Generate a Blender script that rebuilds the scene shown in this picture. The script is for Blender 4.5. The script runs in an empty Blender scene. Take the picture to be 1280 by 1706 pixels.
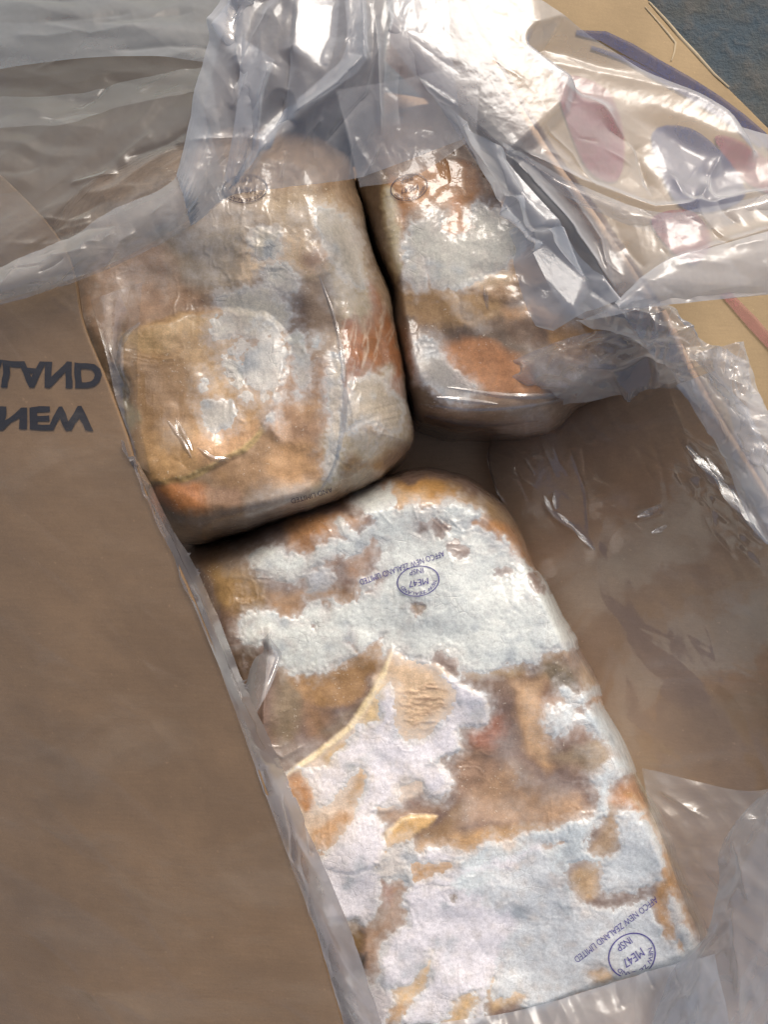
import bpy, math, random
import numpy as np

# ------------------------------------------------------------------ camera, sky, sun, exposure
SC = bpy.context.scene
COL = SC.collection
R = math.radians
GZ = 0.17                      # height of the block tops above the ground (m)
HC, FPX = 0.50, 1339.0         # camera above the block tops; focal length in photograph pixels

cam = bpy.data.objects.new('camera', bpy.data.cameras.new('camera'))
COL.objects.link(cam)
cam.location = (0, 0, GZ + HC)
cam.data.sensor_fit = 'VERTICAL'
cam.data.sensor_height = 36.0
cam.data.lens = 36.0 * FPX / 1706.0
cam.data.clip_start, cam.data.clip_end = 0.01, 200
SC.camera = cam

SUN_EL, SUN_AZ = 46.0, 66.0    # azimuth measured from +x (picture right) towards +y (picture top)
sv = np.array([math.cos(R(SUN_EL)) * math.cos(R(SUN_AZ)), math.cos(R(SUN_EL)) * math.sin(R(SUN_AZ)), math.sin(R(SUN_EL))])
W = bpy.data.worlds.new('World'); SC.world = W; W.use_nodes = True
nt = W.node_tree
sky = nt.nodes.new('ShaderNodeTexSky'); sky.sky_type = 'NISHITA'; sky.sun_disc = False
sky.sun_elevation = R(SUN_EL); sky.sun_rotation = R(90 - SUN_AZ)
sky.air_density, sky.dust_density, sky.ozone_density = 1.0, 6.0, .5
bg = nt.nodes['Background']; bg.inputs[1].default_value = 0.14
nt.links.new(sky.outputs[0], bg.inputs[0])
sl = bpy.data.lights.new('sun', 'SUN'); sl.energy = 1.35; sl.angle = R(22); sl.color = (1, .985, .955)
so = bpy.data.objects.new('sun', sl); COL.objects.link(so)
from mathutils import Vector
so.rotation_euler = Vector(sv).to_track_quat('Z', 'Y').to_euler()
SC.view_settings.view_transform = 'Standard'; SC.view_settings.look = 'None'
SC.view_settings.exposure = -0.07; SC.view_settings.gamma = 1.0
SC.render.engine = 'CYCLES'
SC.cycles.max_bounces = 10; SC.cycles.transparent_max_bounces = 16; SC.cycles.diffuse_bounces = 4
SC.cycles.glossy_bounces = 4; SC.cycles.use_denoising = True
SC.cycles.caustics_reflective = False; SC.cycles.caustics_refractive = False

# ------------------------------------------------------------------ numeric helpers
rng = np.random.default_rng(7)
PERM = rng.random((256, 256)).astype(np.float32)

def vnoise(x, y, seed=0):
    x = np.asarray(x, np.float32) + seed * 17.31; y = np.asarray(y, np.float32) + seed * 9.77
    xi = np.floor(x).astype(np.int64); yi = np.floor(y).astype(np.int64)
    fx = x - xi; fy = y - yi
    fx = fx * fx * fx * (fx * (fx * 6 - 15) + 10); fy = fy * fy * fy * (fy * (fy * 6 - 15) + 10)
    a = PERM[xi & 255, yi & 255]; b = PERM[(xi + 1) & 255, yi & 255]
    c = PERM[xi & 255, (yi + 1) & 255]; d = PERM[(xi + 1) & 255, (yi + 1) & 255]
    return (a + (b - a) * fx + (c - a) * fy + (a - b - c + d) * fx * fy) * 2 - 1

def fbm(x, y, oct=4, seed=0, gain=.5):
    s = 0; a = 1.0; t = 0
    for o in range(oct):
        s = s + a * vnoise(x * 2 ** o, y * 2 ** o, seed + o * 3); t += a; a *= gain
    return s / t

def worley(x, y, seed=0):
    """distance to the nearest and second nearest jittered site, cell size 1"""
    xi = np.floor(x).astype(np.int64); yi = np.floor(y).astype(np.int64)
    f1 = np.full(np.shape(x), 9., np.float32); f2 = f1.copy()
    for i in (-1, 0, 1):
        for j in (-1, 0, 1):
            cx = xi + i; cy = yi + j
            jx = PERM[(cx + seed * 31) & 255, cy & 255]; jy = PERM[(cy + seed * 57) & 255, (cx + 91) & 255]
            d = np.hypot(cx + jx - x, cy + jy - y)
            f2 = np.minimum(f2, np.maximum(f1, d)); f1 = np.minimum(f1, d)
    return f1, f2

def sstep(a, b, x):
    t = np.clip((x - a) / (b - a), 0, 1); return t * t * (3 - 2 * t)

def smooth_closed(pts, n=5):
    p = np.array(pts, float); m = len(p); out = []
    for i in range(m):
        p0, p1, p2, p3 = p[i - 1], p[i], p[(i + 1) % m], p[(i + 2) % m]
        for k in range(n):
            t = k / n
            out.append(.5 * (2 * p1 + (p2 - p0) * t + (2 * p0 - 5 * p1 + 4 * p2 - p3) * t * t + (3 * p1 - p0 - 3 * p2 + p3) * t ** 3))
    return np.array(out)

def sdf(poly, X, Y, nearest=False):
    """signed distance, positive inside; flat arrays"""
    p = np.asarray(poly, np.float32); q = np.roll(p, -1, 0)
    best = np.full(X.shape, 1e12, np.float32); ins = np.zeros(X.shape, bool)
    if nearest: NX = np.zeros_like(best); NY = np.zeros_like(best)
    for (ax, ay), (bx, by) in zip(p, q):
        dx, dy = bx - ax, by - ay; l = dx * dx + dy * dy + 1e-9
        t = np.clip(((X - ax) * dx + (Y - ay) * dy) / l, 0, 1)
        cx = ax + t * dx; cy = ay + t * dy
        d = (X - cx) ** 2 + (Y - cy) ** 2
        if nearest:
            m = d < best; NX[m] = cx[m]; NY[m] = cy[m]
        best = np.minimum(best, d)
        if abs(dy) > 1e-9:
            ins ^= ((ay > Y) != (by > Y)) & (X < dx * (Y - ay) / dy + ax)
    s = np.sqrt(best) * np.where(ins, 1, -1)
    return (s, NX, NY) if nearest else s

def line_d(pts, X, Y):
    """distance to an open polyline and the run 0..1 along it"""
    p = np.asarray(pts, np.float32); best = np.full(X.shape, 1e12, np.float32); run = np.zeros_like(best)
    L = np.hypot(*(p[1:] - p[:-1]).T); tot = L.sum(); acc = 0
    for k in range(len(p) - 1):
        ax, ay = p[k]; dx, dy = p[k + 1] - p[k]; l = dx * dx + dy * dy + 1e-9
        t = np.clip(((X - ax) * dx + (Y - ay) * dy) / l, 0, 1)
        d = (X - ax - t * dx) ** 2 + (Y - ay - t * dy) ** 2
        m = d < best; best[m] = d[m]; run[m] = (acc + t[m] * L[k]) / tot; acc += L[k]
    return np.sqrt(best), run

def lin(c):
    c = np.array(c, float) / 255
    c = c.mean() + (c - c.mean()) * .96
    return np.where(c <= .04045, c / 12.92, ((c + .055) / 1.055) ** 2.4)

def world(px, py, z):
    """a photograph point at height z (over the block tops) in metres"""
    s = (HC - z) / FPX
    return np.stack([(px - 640) * s, -(py - 853) * s, z + GZ], -1)

def topix(P):
    s = FPX / (HC - (P[..., 2] - GZ))
    return 640 + P[..., 0] * s, 853 - P[..., 1] * s

def half_slope(px, py, z):
    """ground slopes (dz/dx, dz/dy) of a facet that mirrors the sun to where the picture was taken"""
    P = world(np.float64(px), np.float64(py), np.float64(z)); v = np.array([0, 0, GZ + HC]) - P; v /= np.linalg.norm(v)
    h = v + sv
    return -h[0] / h[2], -h[1] / h[2]

# ------------------------------------------------------------------ object helpers
def link(name, me, mat, parent=None, **props):
    o = bpy.data.objects.new(name, me); COL.objects.link(o)
    if mat: me.materials.append(mat)
    if parent: o.parent = parent
    for k, v in props.items(): o[k] = v
    return o

def empty(name, label, cat, group=None):
    o = bpy.data.objects.new(name, None); COL.objects.link(o); o.empty_display_size = .05
    o['label'] = label; o['category'] = cat
    if group: o['group'] = group
    return o

def mesh(name, V, F, cols=None, smooth=True):
    me = bpy.data.meshes.new(name)
    V = np.ascontiguousarray(V, np.float32).reshape(-1, 3); F = np.ascontiguousarray(F, np.int32)
    n, k = F.shape
    me.vertices.add(len(V)); me.vertices.foreach_set('co', V.ravel())
    me.loops.add(n * k); me.loops.foreach_set('vertex_index', F.ravel())
    me.polygons.add(n); me.polygons.foreach_set('loop_start', np.arange(0, n * k, k, dtype=np.int32))
    me.polygons.foreach_set('use_smooth', np.full(n, smooth))
    me.update(calc_edges=True)
    for nm, arr in (cols or {}).items():
        if arr.ndim == 2:
            a = me.attributes.new(nm, 'FLOAT_COLOR', 'POINT')
            a.data.foreach_set('color', np.concatenate([arr, np.ones((len(arr), 1))], 1).astype(np.float32).ravel())
        else:
            a = me.attributes.new(nm, 'FLOAT', 'POINT'); a.data.foreach_set('value', arr.astype(np.float32))
    return me

def gridfaces(nr, nc):
    i = np.arange(nr * nc).reshape(nr, nc)
    return np.stack([i[1:, :-1], i[1:, 1:], i[:-1, 1:], i[:-1, :-1]], -1).reshape(-1, 4)

def catmull(net, nu, nv):
    """net (rows, cols, 3) through all points -> (nu, nv, 3)"""
    def one(A, n):
        m = len(A); t = np.linspace(0, m - 1, n); i = np.minimum(t.astype(int), m - 2); f = (t - i)
        f = f.reshape((-1,) + (1,) * (A.ndim - 1))
        g = lambda k: np.where(((k < 0) | (k > m - 1)).reshape(f.shape), 2 * A[np.clip(k, 0, m - 1)] - A[np.clip(2 * np.clip(k, 0, m - 1) - k, 0, m - 1)], A[np.clip(k, 0, m - 1)])
        p0, p1, p2, p3 = g(i - 1), A[i], A[i + 1], g(i + 2)
        return .5 * (2 * p1 + (p2 - p0) * f + (2 * p0 - 5 * p1 + 4 * p2 - p3) * f * f + (3 * p1 - p0 - 3 * p2 + p3) * f ** 3)
    A = one(np.asarray(net, float), nu)
    return one(A.transpose(1, 0, 2), nv).transpose(1, 0, 2)

def ruled(a, b, rows=4, bulge=0.0):
    a = np.array(a, float); b = np.array(b, float)
    out = []
    for k in range(rows):
        t = k / (rows - 1); r = a * (1 - t) + b * t; r = r.copy(); r[:, 2] += bulge * math.sin(math.pi * t); out.append(r)
    return np.array(out)

def normals(G):
    du = np.gradient(G, axis=0); dv = np.gradient(G, axis=1)
    n = np.cross(du, dv); n /= np.linalg.norm(n, axis=-1, keepdims=True) + 1e-12
    return n * np.where(n[..., 2:3] < 0, -1, 1)

def film(name, net, mat, parent, step=2.2, creases=(), facets=(), crumple=(), rand=None, jag=None, seed=1, fine=0, **props):
    """a loose sheet of film through a net of (px, py, z) points.
    creases: (pts, width px, height mm); facets: (polygon, gain or (sx, sy)); crumple: (mm, cell px, dir deg, stretch)"""
    net = np.asarray(net, float)
    Wd = np.concatenate([net[..., :2] * 1.0, net[..., 2:]], -1)
    lu = np.hypot(*np.diff(net[..., :2], axis=0).transpose(2, 0, 1)).sum(0).max()
    lv = np.hypot(*np.diff(net[..., :2], axis=1).transpose(2, 0, 1)).sum(1).max()
    nu, nv = int(np.clip(lu / step, 12, 420)), int(np.clip(lv / step, 12, 520))
    g = catmull(Wd, nu, nv)
    X, Y = g[..., 0].astype(np.float32), g[..., 1].astype(np.float32)
    if jag:                                             # torn or serrated edges: side -> px amplitude
        u = np.linspace(0, 1, nu)[:, None]; v = np.linspace(0, 1, nv)[None]
        for side, amp in jag.items():
            s = (v if side in 'tb' else u) * (lv if side in 'tb' else lu)
            teeth = (np.abs((s / 5.5) % 1 - .5) * 1.2 + fbm(s / 26, s * 0 + 3, 3, seed) * 2.2) * amp
            w = {'t': 1 - u, 'b': u, 'l': 1 - v, 'r': v}[side] ** 14
            if side in 'tb': Y = Y + teeth * w
            else: X = X + teeth * w
        g = np.stack([X, Y, g[..., 2]], -1)
    G = world(g[..., 0], g[..., 1], g[..., 2]); N = normals(G)
    h = np.zeros((nu, nv), np.float32)
    for mm, cell, ang, st in crumple:
        c, s = math.cos(R(ang)), math.sin(R(ang))
        a = (X * c + Y * s) / (cell * st); b = (-X * s + Y * c) / cell
        wx = fbm(X / 90, Y / 90, 2, seed + 5) * .7
        rc = np.random.default_rng(seed * 7 + 1)
        for q in range(7):                              # long straight folds, each fading in and out
            th = R(ang + 90 + rc.normal(0, 58 / st)); lam = cell * rc.uniform(.7, 2.2)
            ph = (X * math.cos(th) + Y * math.sin(th)) / lam + rc.uniform(0, 9) + .22 * fbm(X / 130, Y / 130, 2, seed + q)
            tri = np.abs(ph - np.floor(ph) - .5) * 2
            amp = sstep(-.15, .55, vnoise(a * .8 + q * 5.3, b * .5 + q * 2.1, seed + q))
            h += mm * .62 * (lam / cell) * amp * np.sqrt((tri - rc.uniform(.25, .75)) ** 2 + .004)
    if rand:                                            # n, length px, width px, height mm, mean angle, spread
        rr = random.Random(seed); n, ln, wd, hm, ma, sp = rand
        creases = list(creases)
        for _ in range(n):
            i, j = rr.randrange(nu), rr.randrange(nv); a = R(ma + rr.uniform(-sp, sp)); l = ln * rr.uniform(.4, 1.2) / 2
            x, y = X[i, j], Y[i, j]
            k = rr.uniform(-.2, .2) * l
            creases.append(([(x - l * math.cos(a), y - l * math.sin(a)), (x - k * math.sin(a), y + k * math.cos(a)), (x + l * math.cos(a), y + l * math.sin(a))],
                            wd * rr.uniform(.5, 1.5), hm * rr.choice((-1, 1)) * rr.uniform(.4, 1.2)))
    for pts, wd, hm in creases:
        p = np.array(pts); x0, y0 = p.min(0) - wd * 5; x1, y1 = p.max(0) + wd * 5
        m = (X > x0) & (X < x1) & (Y > y0) & (Y < y1)
        if not m.any(): continue
        d, run = line_d(pts, X[m], Y[m])
        h[m] += hm * np.exp(-np.sqrt((d / wd) ** 2 + .03)) * np.clip(np.sin(np.pi * np.clip(run, .02, .98)) * 2.2, 0, 1)
    if fine:                                            # many fine crease lines
        rf = random.Random(seed + 500)
        for _ in range(fine):
            i, j = rf.randrange(nu), rf.randrange(nv); a = rf.uniform(0, math.pi) if rf.random() < .4 else R((rand or (0, 0, 0, 0, 60))[4] + rf.uniform(-25, 25)); l = rf.uniform(20, 75)
            x, y = X[i, j], Y[i, j]; wd = step * rf.uniform(1., 1.7)
            m = (X > x - 5) & (X < x + l + 5) & (np.abs(Y - y) < l + 5) if False else (np.abs(X - x) < l + 9) & (np.abs(Y - y) < l + 9)
            if not m.any(): continue
            d, run = line_d([(x, y), (x + l * .5 * math.cos(a) + rf.uniform(-3, 3), y + l * .5 * math.sin(a)), (x + l * math.cos(a), y + l * math.sin(a))], X[m], Y[m])
            h[m] += rf.choice((-1, 1)) * rf.uniform(.25, .75) * np.exp(-np.sqrt((d / wd) ** 2 + .03)) * np.sin(np.pi * np.clip(run, 0, 1))
    zc = g[..., 2]
    for poly, gain in facets:
        p = np.array(poly, float); cx, cy = p.mean(0)
        x0, y0 = p.min(0) - 30; x1, y1 = p.max(0) + 30
        m = (X > x0) & (X < x1) & (Y > y0) & (Y < y1)
        if not m.any(): continue
        s = sdf(p, X[m], Y[m]); zz = zc[m].mean(); sc = (HC - zz) / FPX
        if isinstance(gain, tuple): sx, sy, gain = gain[0], gain[1], 1.
        else: sx, sy = half_slope(cx, cy, zz)
        Gm = G[m]; ins = s > 0; c0 = Gm[ins].mean(0) if ins.any() else Gm.mean(0)
        pl = (c0[2] + (Gm[:, 0] - c0[0]) * sx + (Gm[:, 1] - c0[1]) * sy - Gm[:, 2]) * 1000
        w = sstep(-24, 8, s) * gain
        h[m] = h[m] * (1 - w * .96) + pl * w
    h += .12 * fbm(X / 14, Y / 14, 3, seed + 9)
    G = G + N * h[..., None] * .001
    me = mesh(name, G.reshape(-1, 3), gridfaces(nu, nv))
    return link(name, me, mat, parent, **props)

# ------------------------------------------------------------------ materials
class NT:
    def __init__(s, name):
        s.m = bpy.data.materials.new(name); s.m.use_nodes = True; s.t = s.m.node_tree; s.t.nodes.clear()
        s.out = s.n('ShaderNodeOutputMaterial')
    def n(s, typ, **kw):
        nd = s.t.nodes.new(typ)
        for k, v in kw.items():
            if k.startswith('i_'):
                nd.inputs[k[2:].replace('_', ' ')].default_value = v
            else: setattr(nd, k, v)
        return nd
    def l(s, a, b): s.t.links.new(a, b)
    def math(s, op, a, b=None, c=None, clamp=False):
        nd = s.n('ShaderNodeMath', operation=op); nd.use_clamp = clamp
        for i, v in enumerate((a, b, c)):
            if v is None: continue
            if hasattr(v, 'is_output'): s.l(v, nd.inputs[i])
            else: nd.inputs[i].default_value = v
        return nd.outputs[0]
    def mix(s, f, a, b, mode='MIX'):
        nd = s.n('ShaderNodeMix', data_type='RGBA', blend_type=mode)
        for i, v in ((0, f), (6, a), (7, b)):
            if hasattr(v, 'is_output'): s.l(v, nd.inputs[i])
            else: nd.inputs[i].default_value = v if i == 0 else (*v, 1)
        return nd.outputs[2]
    def noise(s, scale, detail=4, rough=.55, vec=None, dist=0):
        nd = s.n('ShaderNodeTexNoise'); nd.inputs['Scale'].default_value = scale; nd.inputs['Detail'].default_value = detail
        nd.inputs['Roughness'].default_value = rough; nd.inputs['Distortion'].default_value = dist
        s.l(vec or s.co(), nd.inputs['Vector']); return nd.outputs['Fac']
    def vor(s, scale, feature='F1', vec=None, rnd=1.):
        nd = s.n('ShaderNodeTexVoronoi', feature=feature); nd.inputs['Scale'].default_value = scale
        nd.inputs['Randomness'].default_value = rnd
        s.l(vec or s.co(), nd.inputs['Vector']); return nd.outputs['Distance']
    def co(s):
        if not hasattr(s, '_co'): s._co = s.n('ShaderNodeTexCoord').outputs['Object']
        return s._co
    def ramp(s, f, a, b):
        nd = s.n('ShaderNodeMapRange'); nd.interpolation_type = 'SMOOTHSTEP'; s.l(f, nd.inputs[0])
        nd.inputs[1].default_value = a; nd.inputs[2].default_value = b; return nd.outputs[0]
    def bump(s, h, strength, dist, normal=None):
        nd = s.n('ShaderNodeBump'); nd.inputs['Strength'].default_value = strength; nd.inputs['Distance'].default_value = dist
        s.l(h, nd.inputs['Height'])
        if normal: s.l(normal, nd.inputs['Normal'])
        return nd.outputs[0]
    def attr(s, name, fac=False):
        return s.n('ShaderNodeAttribute', attribute_name=name).outputs['Fac' if fac else 'Color']

def principled(t, col, rough=.5, bump=None, coat=0, coat_rough=.15, coat_bump=None, spec=.5, sss=0):
    p = t.n('ShaderNodeBsdfPrincipled')
    if hasattr(col, 'is_output'): t.l(col, p.inputs['Base Color'])
    else: p.inputs['Base Color'].default_value = (*col, 1)
    if hasattr(rough, 'is_output'): t.l(rough, p.inputs['Roughness'])
    else: p.inputs['Roughness'].default_value = rough
    p.inputs['Specular IOR Level'].default_value = spec
    p.inputs['Coat Weight'].default_value = coat; p.inputs['Coat Roughness'].default_value = coat_rough
    if bump: t.l(bump, p.inputs['Normal'])
    if coat_bump: t.l(coat_bump, p.inputs['Coat Normal'])
    t.l(p.outputs[0], t.out.inputs[0])
    return p

def film_mat(name, haze=.2, tint=(.80, .83, .88), rough=.12, gloss=1.0, glare=0., glare_rot=52):
    t = NT(name)
    lw = t.n('ShaderNodeLayerWeight'); lw.inputs[0].default_value = .5
    b = t.bump(t.noise(420, 3, .6), .06, .0006)
    b = t.bump(t.noise(45, 3, .5), .12, .0012, b)
    face = lw.outputs['Facing']                         # 0 facing .. 1 grazing
    fr = t.math('MULTIPLY_ADD', t.math('POWER', face, 4.0), .85, .085 * gloss, clamp=True)
    tr = t.n('ShaderNodeBsdfTransparent'); tr.inputs[0].default_value = (.96, .965, .97, 1)
    df = t.n('ShaderNodeBsdfDiffuse'); tl = t.n('ShaderNodeBsdfTranslucent')
    for d in (df, tl): d.inputs[0].default_value = (*tint, 1); t.l(b, d.inputs['Normal'])
    cl = t.n('ShaderNodeMixShader'); cl.inputs[0].default_value = .42; t.l(df.outputs[0], cl.inputs[1]); t.l(tl.outputs[0], cl.inputs[2])
    cosv = t.math('MAXIMUM', t.math('SUBTRACT', 1.0, face), .12)
    clear = t.math('POWER', 1 - haze, t.math('DIVIDE', 1.0, cosv))
    mott = t.math('MULTIPLY_ADD', t.noise(26, 4, .6), .5, .75)
    hz = t.math('MULTIPLY', t.math('SUBTRACT', 1.0, clear), mott, clamp=True)
    if glare:                                          # glare painted into the film as pale streaks of haze
        mp = t.n('ShaderNodeMapping'); mp.inputs['Scale'].default_value = (9, 26, 14); mp.inputs['Rotation'].default_value = (0, 0, R(glare_rot)); t.l(t.co(), mp.inputs[0])
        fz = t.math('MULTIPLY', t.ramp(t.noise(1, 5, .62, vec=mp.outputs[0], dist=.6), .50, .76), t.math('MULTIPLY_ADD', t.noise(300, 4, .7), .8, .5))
        hz = t.math('ADD', hz, t.math('MULTIPLY', fz, glare), clamp=True)
    m1 = t.n('ShaderNodeMixShader'); t.l(hz, m1.inputs[0]); t.l(tr.outputs[0], m1.inputs[1]); t.l(cl.outputs[0], m1.inputs[2])
    gl = t.n('ShaderNodeBsdfAnisotropic') if False else t.n('ShaderNodeBsdfGlossy')
    gl.inputs['Roughness'].default_value = rough; t.l(b, gl.inputs['Normal'])
    m2 = t.n('ShaderNodeMixShader'); t.l(fr, m2.inputs[0]); t.l(m1.outputs[0], m2.inputs[1]); t.l(gl.outputs[0], m2.inputs[2])
    t.l(m2.outputs[0], t.out.inputs[0])
    return t.m

def card_mat(name, col, coat=0., streak=0.):
    t = NT(name)
    n1 = t.noise(900, 3, .7); n2 = t.noise(18, 4, .6)
    mp = t.n('ShaderNodeMapping'); mp.inputs['Scale'].default_value = (60, 700, 200); mp.inputs['Rotation'].default_value = (0, 0, R(48)); t.l(t.co(), mp.inputs[0])
    n3 = t.noise(1, 3, .6, vec=mp.outputs[0])
    f = t.math('ADD', t.math('MULTIPLY', n1, .35), t.math('ADD', t.math('MULTIPLY', n2, .60), t.math('MULTIPLY', n3, .2)))
    c = np.array(col)
    base = t.mix(t.ramp(f, .3, .9), tuple(c * .78), tuple(c * 1.18))
    st = t.ramp(t.noise(7, 5, .6, dist=.8), .52, .66); base = t.mix(t.math('MULTIPLY', st, .30), base, tuple(c * .66))
    sp = t.ramp(t.noise(320, 2, .5), .70, .78)
    base = t.mix(t.math('MULTIPLY', sp, .35), base, tuple(c * 1.7))
    b = t.bump(t.math('ADD', t.math('MULTIPLY', n2, 1.0), t.math('MULTIPLY', n3, .06)), .35, .002)
    b = t.bump(n1, .18, .0004, b)
    if coat:
        m2 = t.n('ShaderNodeMapping'); m2.inputs['Scale'].default_value = (7, 34, 20); m2.inputs['Rotation'].default_value = (0, 0, R(38)); t.l(t.co(), m2.inputs[0])
        cb = t.bump(t.noise(1, 3, .5, vec=m2.outputs[0], dist=.5), .6, .012)
    else: cb = None
    principled(t, base, .72, b, coat=coat, coat_rough=.28, coat_bump=cb, spec=.3)
    return t.m

def flat_mat(name, col, rough=.5, coat=0, fade=0., grain=700):
    t = NT(name); n = t.noise(500, 3, .7); c = np.array(col)
    p = principled(t, t.mix(n, tuple(c * .75), tuple(c * 1.25)), rough, coat=coat, coat_rough=.2)
    if fade:                                            # worn ink: the ground shows through in grains
        a = t.math('MULTIPLY', t.ramp(t.math('ADD', t.noise(grain, 4, .7), t.math('MULTIPLY', t.math('SUBTRACT', t.noise(grain / 9, 3, .6), .5), .9)), .62, .44), 1 - fade * .5)
        tr = t.n('ShaderNodeBsdfTransparent'); mx = t.n('ShaderNodeMixShader'); t.l(t.math('MAXIMUM', a, 1 - fade), mx.inputs[0]); t.l(tr.outputs[0], mx.inputs[1]); t.l(p.outputs[0], mx.inputs[2]); t.l(mx.outputs[0], t.out.inputs[0])
    return t.m

def meat_mat():
    t = NT('frozen meat under tight film')
    c = t.attr('paint'); hz = t.attr('haze', True)
    mp = t.n('ShaderNodeMapping'); mp.inputs['Scale'].default_value = (90, 420, 200); mp.inputs['Rotation'].default_value = (0, 0, R(-28)); t.l(t.co(), mp.inputs[0])
    fib = t.noise(1, 4, .6, vec=mp.outputs[0], dist=.4)
    n = t.noise(170, 5, .65)
    c = t.mix(1.0, c, t.mix(t.ramp(n, .3, .7), (.84, .83, .82), (1.13, 1.13, 1.13)), 'MULTIPLY')
    c = t.mix(1.0, c, t.mix(t.ramp(fib, .3, .7), (.95, .945, .94), (1.05, 1.05, 1.05)), 'MULTIPLY')
    gr = t.noise(1100, 3, .7)
    c = t.mix(1.0, c, t.mix(t.ramp(gr, .3, .7), (.88, .87, .86), (1.10, 1.10, 1.10)), 'MULTIPLY')
    mott = t.ramp(t.noise(240, 6, .72), .40, .66)
    hzf = t.math('MULTIPLY', hz, t.math('MULTIPLY_ADD', mott, .4, .58), clamp=True)
    c = t.mix(hzf, c, (.70, .655, .605))
    sp = t.math('MULTIPLY', t.ramp(t.noise(520, 3, .6), .62, .70), t.ramp(t.noise(38, 4, .65), .46, .64))
    c = t.mix(t.math('MULTIPLY', sp, .6), c, (.82, .74, .60))
    hb = t.math('ADD', t.math('MULTIPLY', n, .5), t.math('ADD', t.math('MULTIPLY', sp, .6), t.math('MULTIPLY', gr, .3)))
    b = t.bump(hb, .45, .0010)
    cb = t.bump(t.noise(75, 3, .5, dist=.5), .35, .0022)
    cb = t.bump(t.noise(420, 2, .5), .12, .0006, cb)
    principled(t, c, .5, b, coat=1.0, coat_rough=.11, coat_bump=cb, spec=.35)
    return t.m

def frost_mat():
    t = NT('frost crust under tight film')
    c = t.attr('paint')
    f1 = t.vor(92, 'SMOOTH_F1'); e = t.vor(150, 'DISTANCE_TO_EDGE'); n = t.noise(320, 6, .75); n2 = t.noise(40, 3, .6)
    cell = t.math('MULTIPLY', t.ramp(f1, .55, .12), t.ramp(n2, .45, .62))
    c = t.mix(t.math('MULTIPLY', cell, .7), c, (.40, .44, .46))
    crack = t.math('MULTIPLY', t.ramp(e, .045, .0), t.ramp(t.noise(30, 3, .6), .5, .6))
    c = t.mix(t.math('MULTIPLY', crack, .16), c, (.35, .33, .30))
    c = t.mix(1.0, c, t.mix(t.ramp(n, .25, .7), (.80, .80, .81), (1.08, 1.08, 1.08)), 'MULTIPLY')
    gr = t.noise(1000, 4, .75)
    c = t.mix(1.0, c, t.mix(t.ramp(gr, .3, .7), (.86, .86, .86), (1.10, 1.10, 1.10)), 'MULTIPLY')
    pit = t.math('MULTIPLY', t.ramp(t.vor(260), .20, .06), t.ramp(t.noise(50, 2, .5), .52, .66))
    c = t.mix(t.math('MULTIPLY', pit, .4), c, (.30, .27, .24))
    hb = t.math('SUBTRACT', t.math('ADD', t.math('MULTIPLY', n, .7), t.math('MULTIPLY', gr, .22)), t.math('MULTIPLY', crack, .5))
    b = t.bump(hb, .4, .0010)
    cb = t.bump(t.noise(75, 3, .5, dist=.5), .35, .0022, t.bump(n, .15, .0006))
    p = principled(t, c, .55, b, coat=.9, coat_rough=.13, coat_bump=cb, spec=.35)
    al = t.math('ADD', t.attr('cover', True), t.math('MULTIPLY', t.math('SUBTRACT', t.noise(700, 4, .75), .5), 1.5))
    t.l(t.mix(t.ramp(al, .30, .46), t.attr('under'), c), p.inputs['Base Color'])
    return t.m

M_MEAT, M_FROST = meat_mat(), frost_mat()
M_FILM = film_mat('clear liner film', .20)
M_DRAPE = film_mat('hazy drape film', .27, (.86, .88, .91), .20, .75)
M_THIN = film_mat('thin clear film', .03, rough=.12, gloss=1.7)
M_FLAPFILM = film_mat('film over flap', .035, (.66, .57, .45), .24, .7, glare=.16, glare_rot=33)
M_CORNER = film_mat('grey corner film', .30, (.55, .56, .58), .16)
M_LINING = film_mat('film lining the wall', .03, (.80, .78, .74), .14, 1.5, glare=.28)
M_TAIL2 = film_mat('grey liner film', .34, (.56, .60, .60), .2, .8)
M_TAIL = film_mat('thin hazy film', .22, (.80, .80, .77), .18)
M_MILK = film_mat('milky liner film', .33, (.84, .87, .91), .20, .65)
M_DULL = film_mat('dull liner film', .20, (.62, .64, .60), .22, .7)
M_SHINE = film_mat('crinkled glossy film', .26, (.86, .88, .91), .10, 1.5)
M_CREASE = film_mat('creased wrapper film', .05, (.84, .83, .82), .08, 2.0)
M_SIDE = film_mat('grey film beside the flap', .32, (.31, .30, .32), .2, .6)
M_WRAP = film_mat('meat wrapper film', .26, (.76, .74, .72), .12)
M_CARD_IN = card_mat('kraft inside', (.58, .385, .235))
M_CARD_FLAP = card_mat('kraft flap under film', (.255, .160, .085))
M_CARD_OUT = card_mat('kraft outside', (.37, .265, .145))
M_EDGE = card_mat('kraft board edge', (.52, .42, .27))
M_INK = flat_mat('purple stamp ink', (.060, .040, .26), .4, fade=.22, grain=900)
M_INKDARK = flat_mat('dark stamp ink', (.030, .020, .05), .4, fade=.25, grain=900)
M_BLACK = flat_mat('black print', (.010, .009, .012), .45)
M_NAVY = flat_mat('navy print', (.026, .030, .10), .55, fade=.3, grain=300)
M_RED = flat_mat('red print', (.26, .045, .045), .55, fade=.45, grain=300)

M_REDLINE = flat_mat('faded red print', (.36, .13, .11), .55, fade=.45, grain=300)

def ground_mat():
    t = NT('blue grey concrete'); n = t.noise(14, 6, .65); n2 = t.noise(60, 5, .7); n3 = t.noise(5, 3, .5)
    c = t.mix(t.ramp(n, .35, .65), (.085, .088, .078), (.050, .078, .098))
    c = t.mix(t.math('MULTIPLY', t.ramp(n2, .45, .7), .5), c, (.14, .125, .105))
    c = t.mix(t.math('MULTIPLY', t.ramp(n3, .5, .7), .6), c, (.05, .05, .05))
    principled(t, c, .8, t.bump(n2, .5, .01)); return t.m

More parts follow.
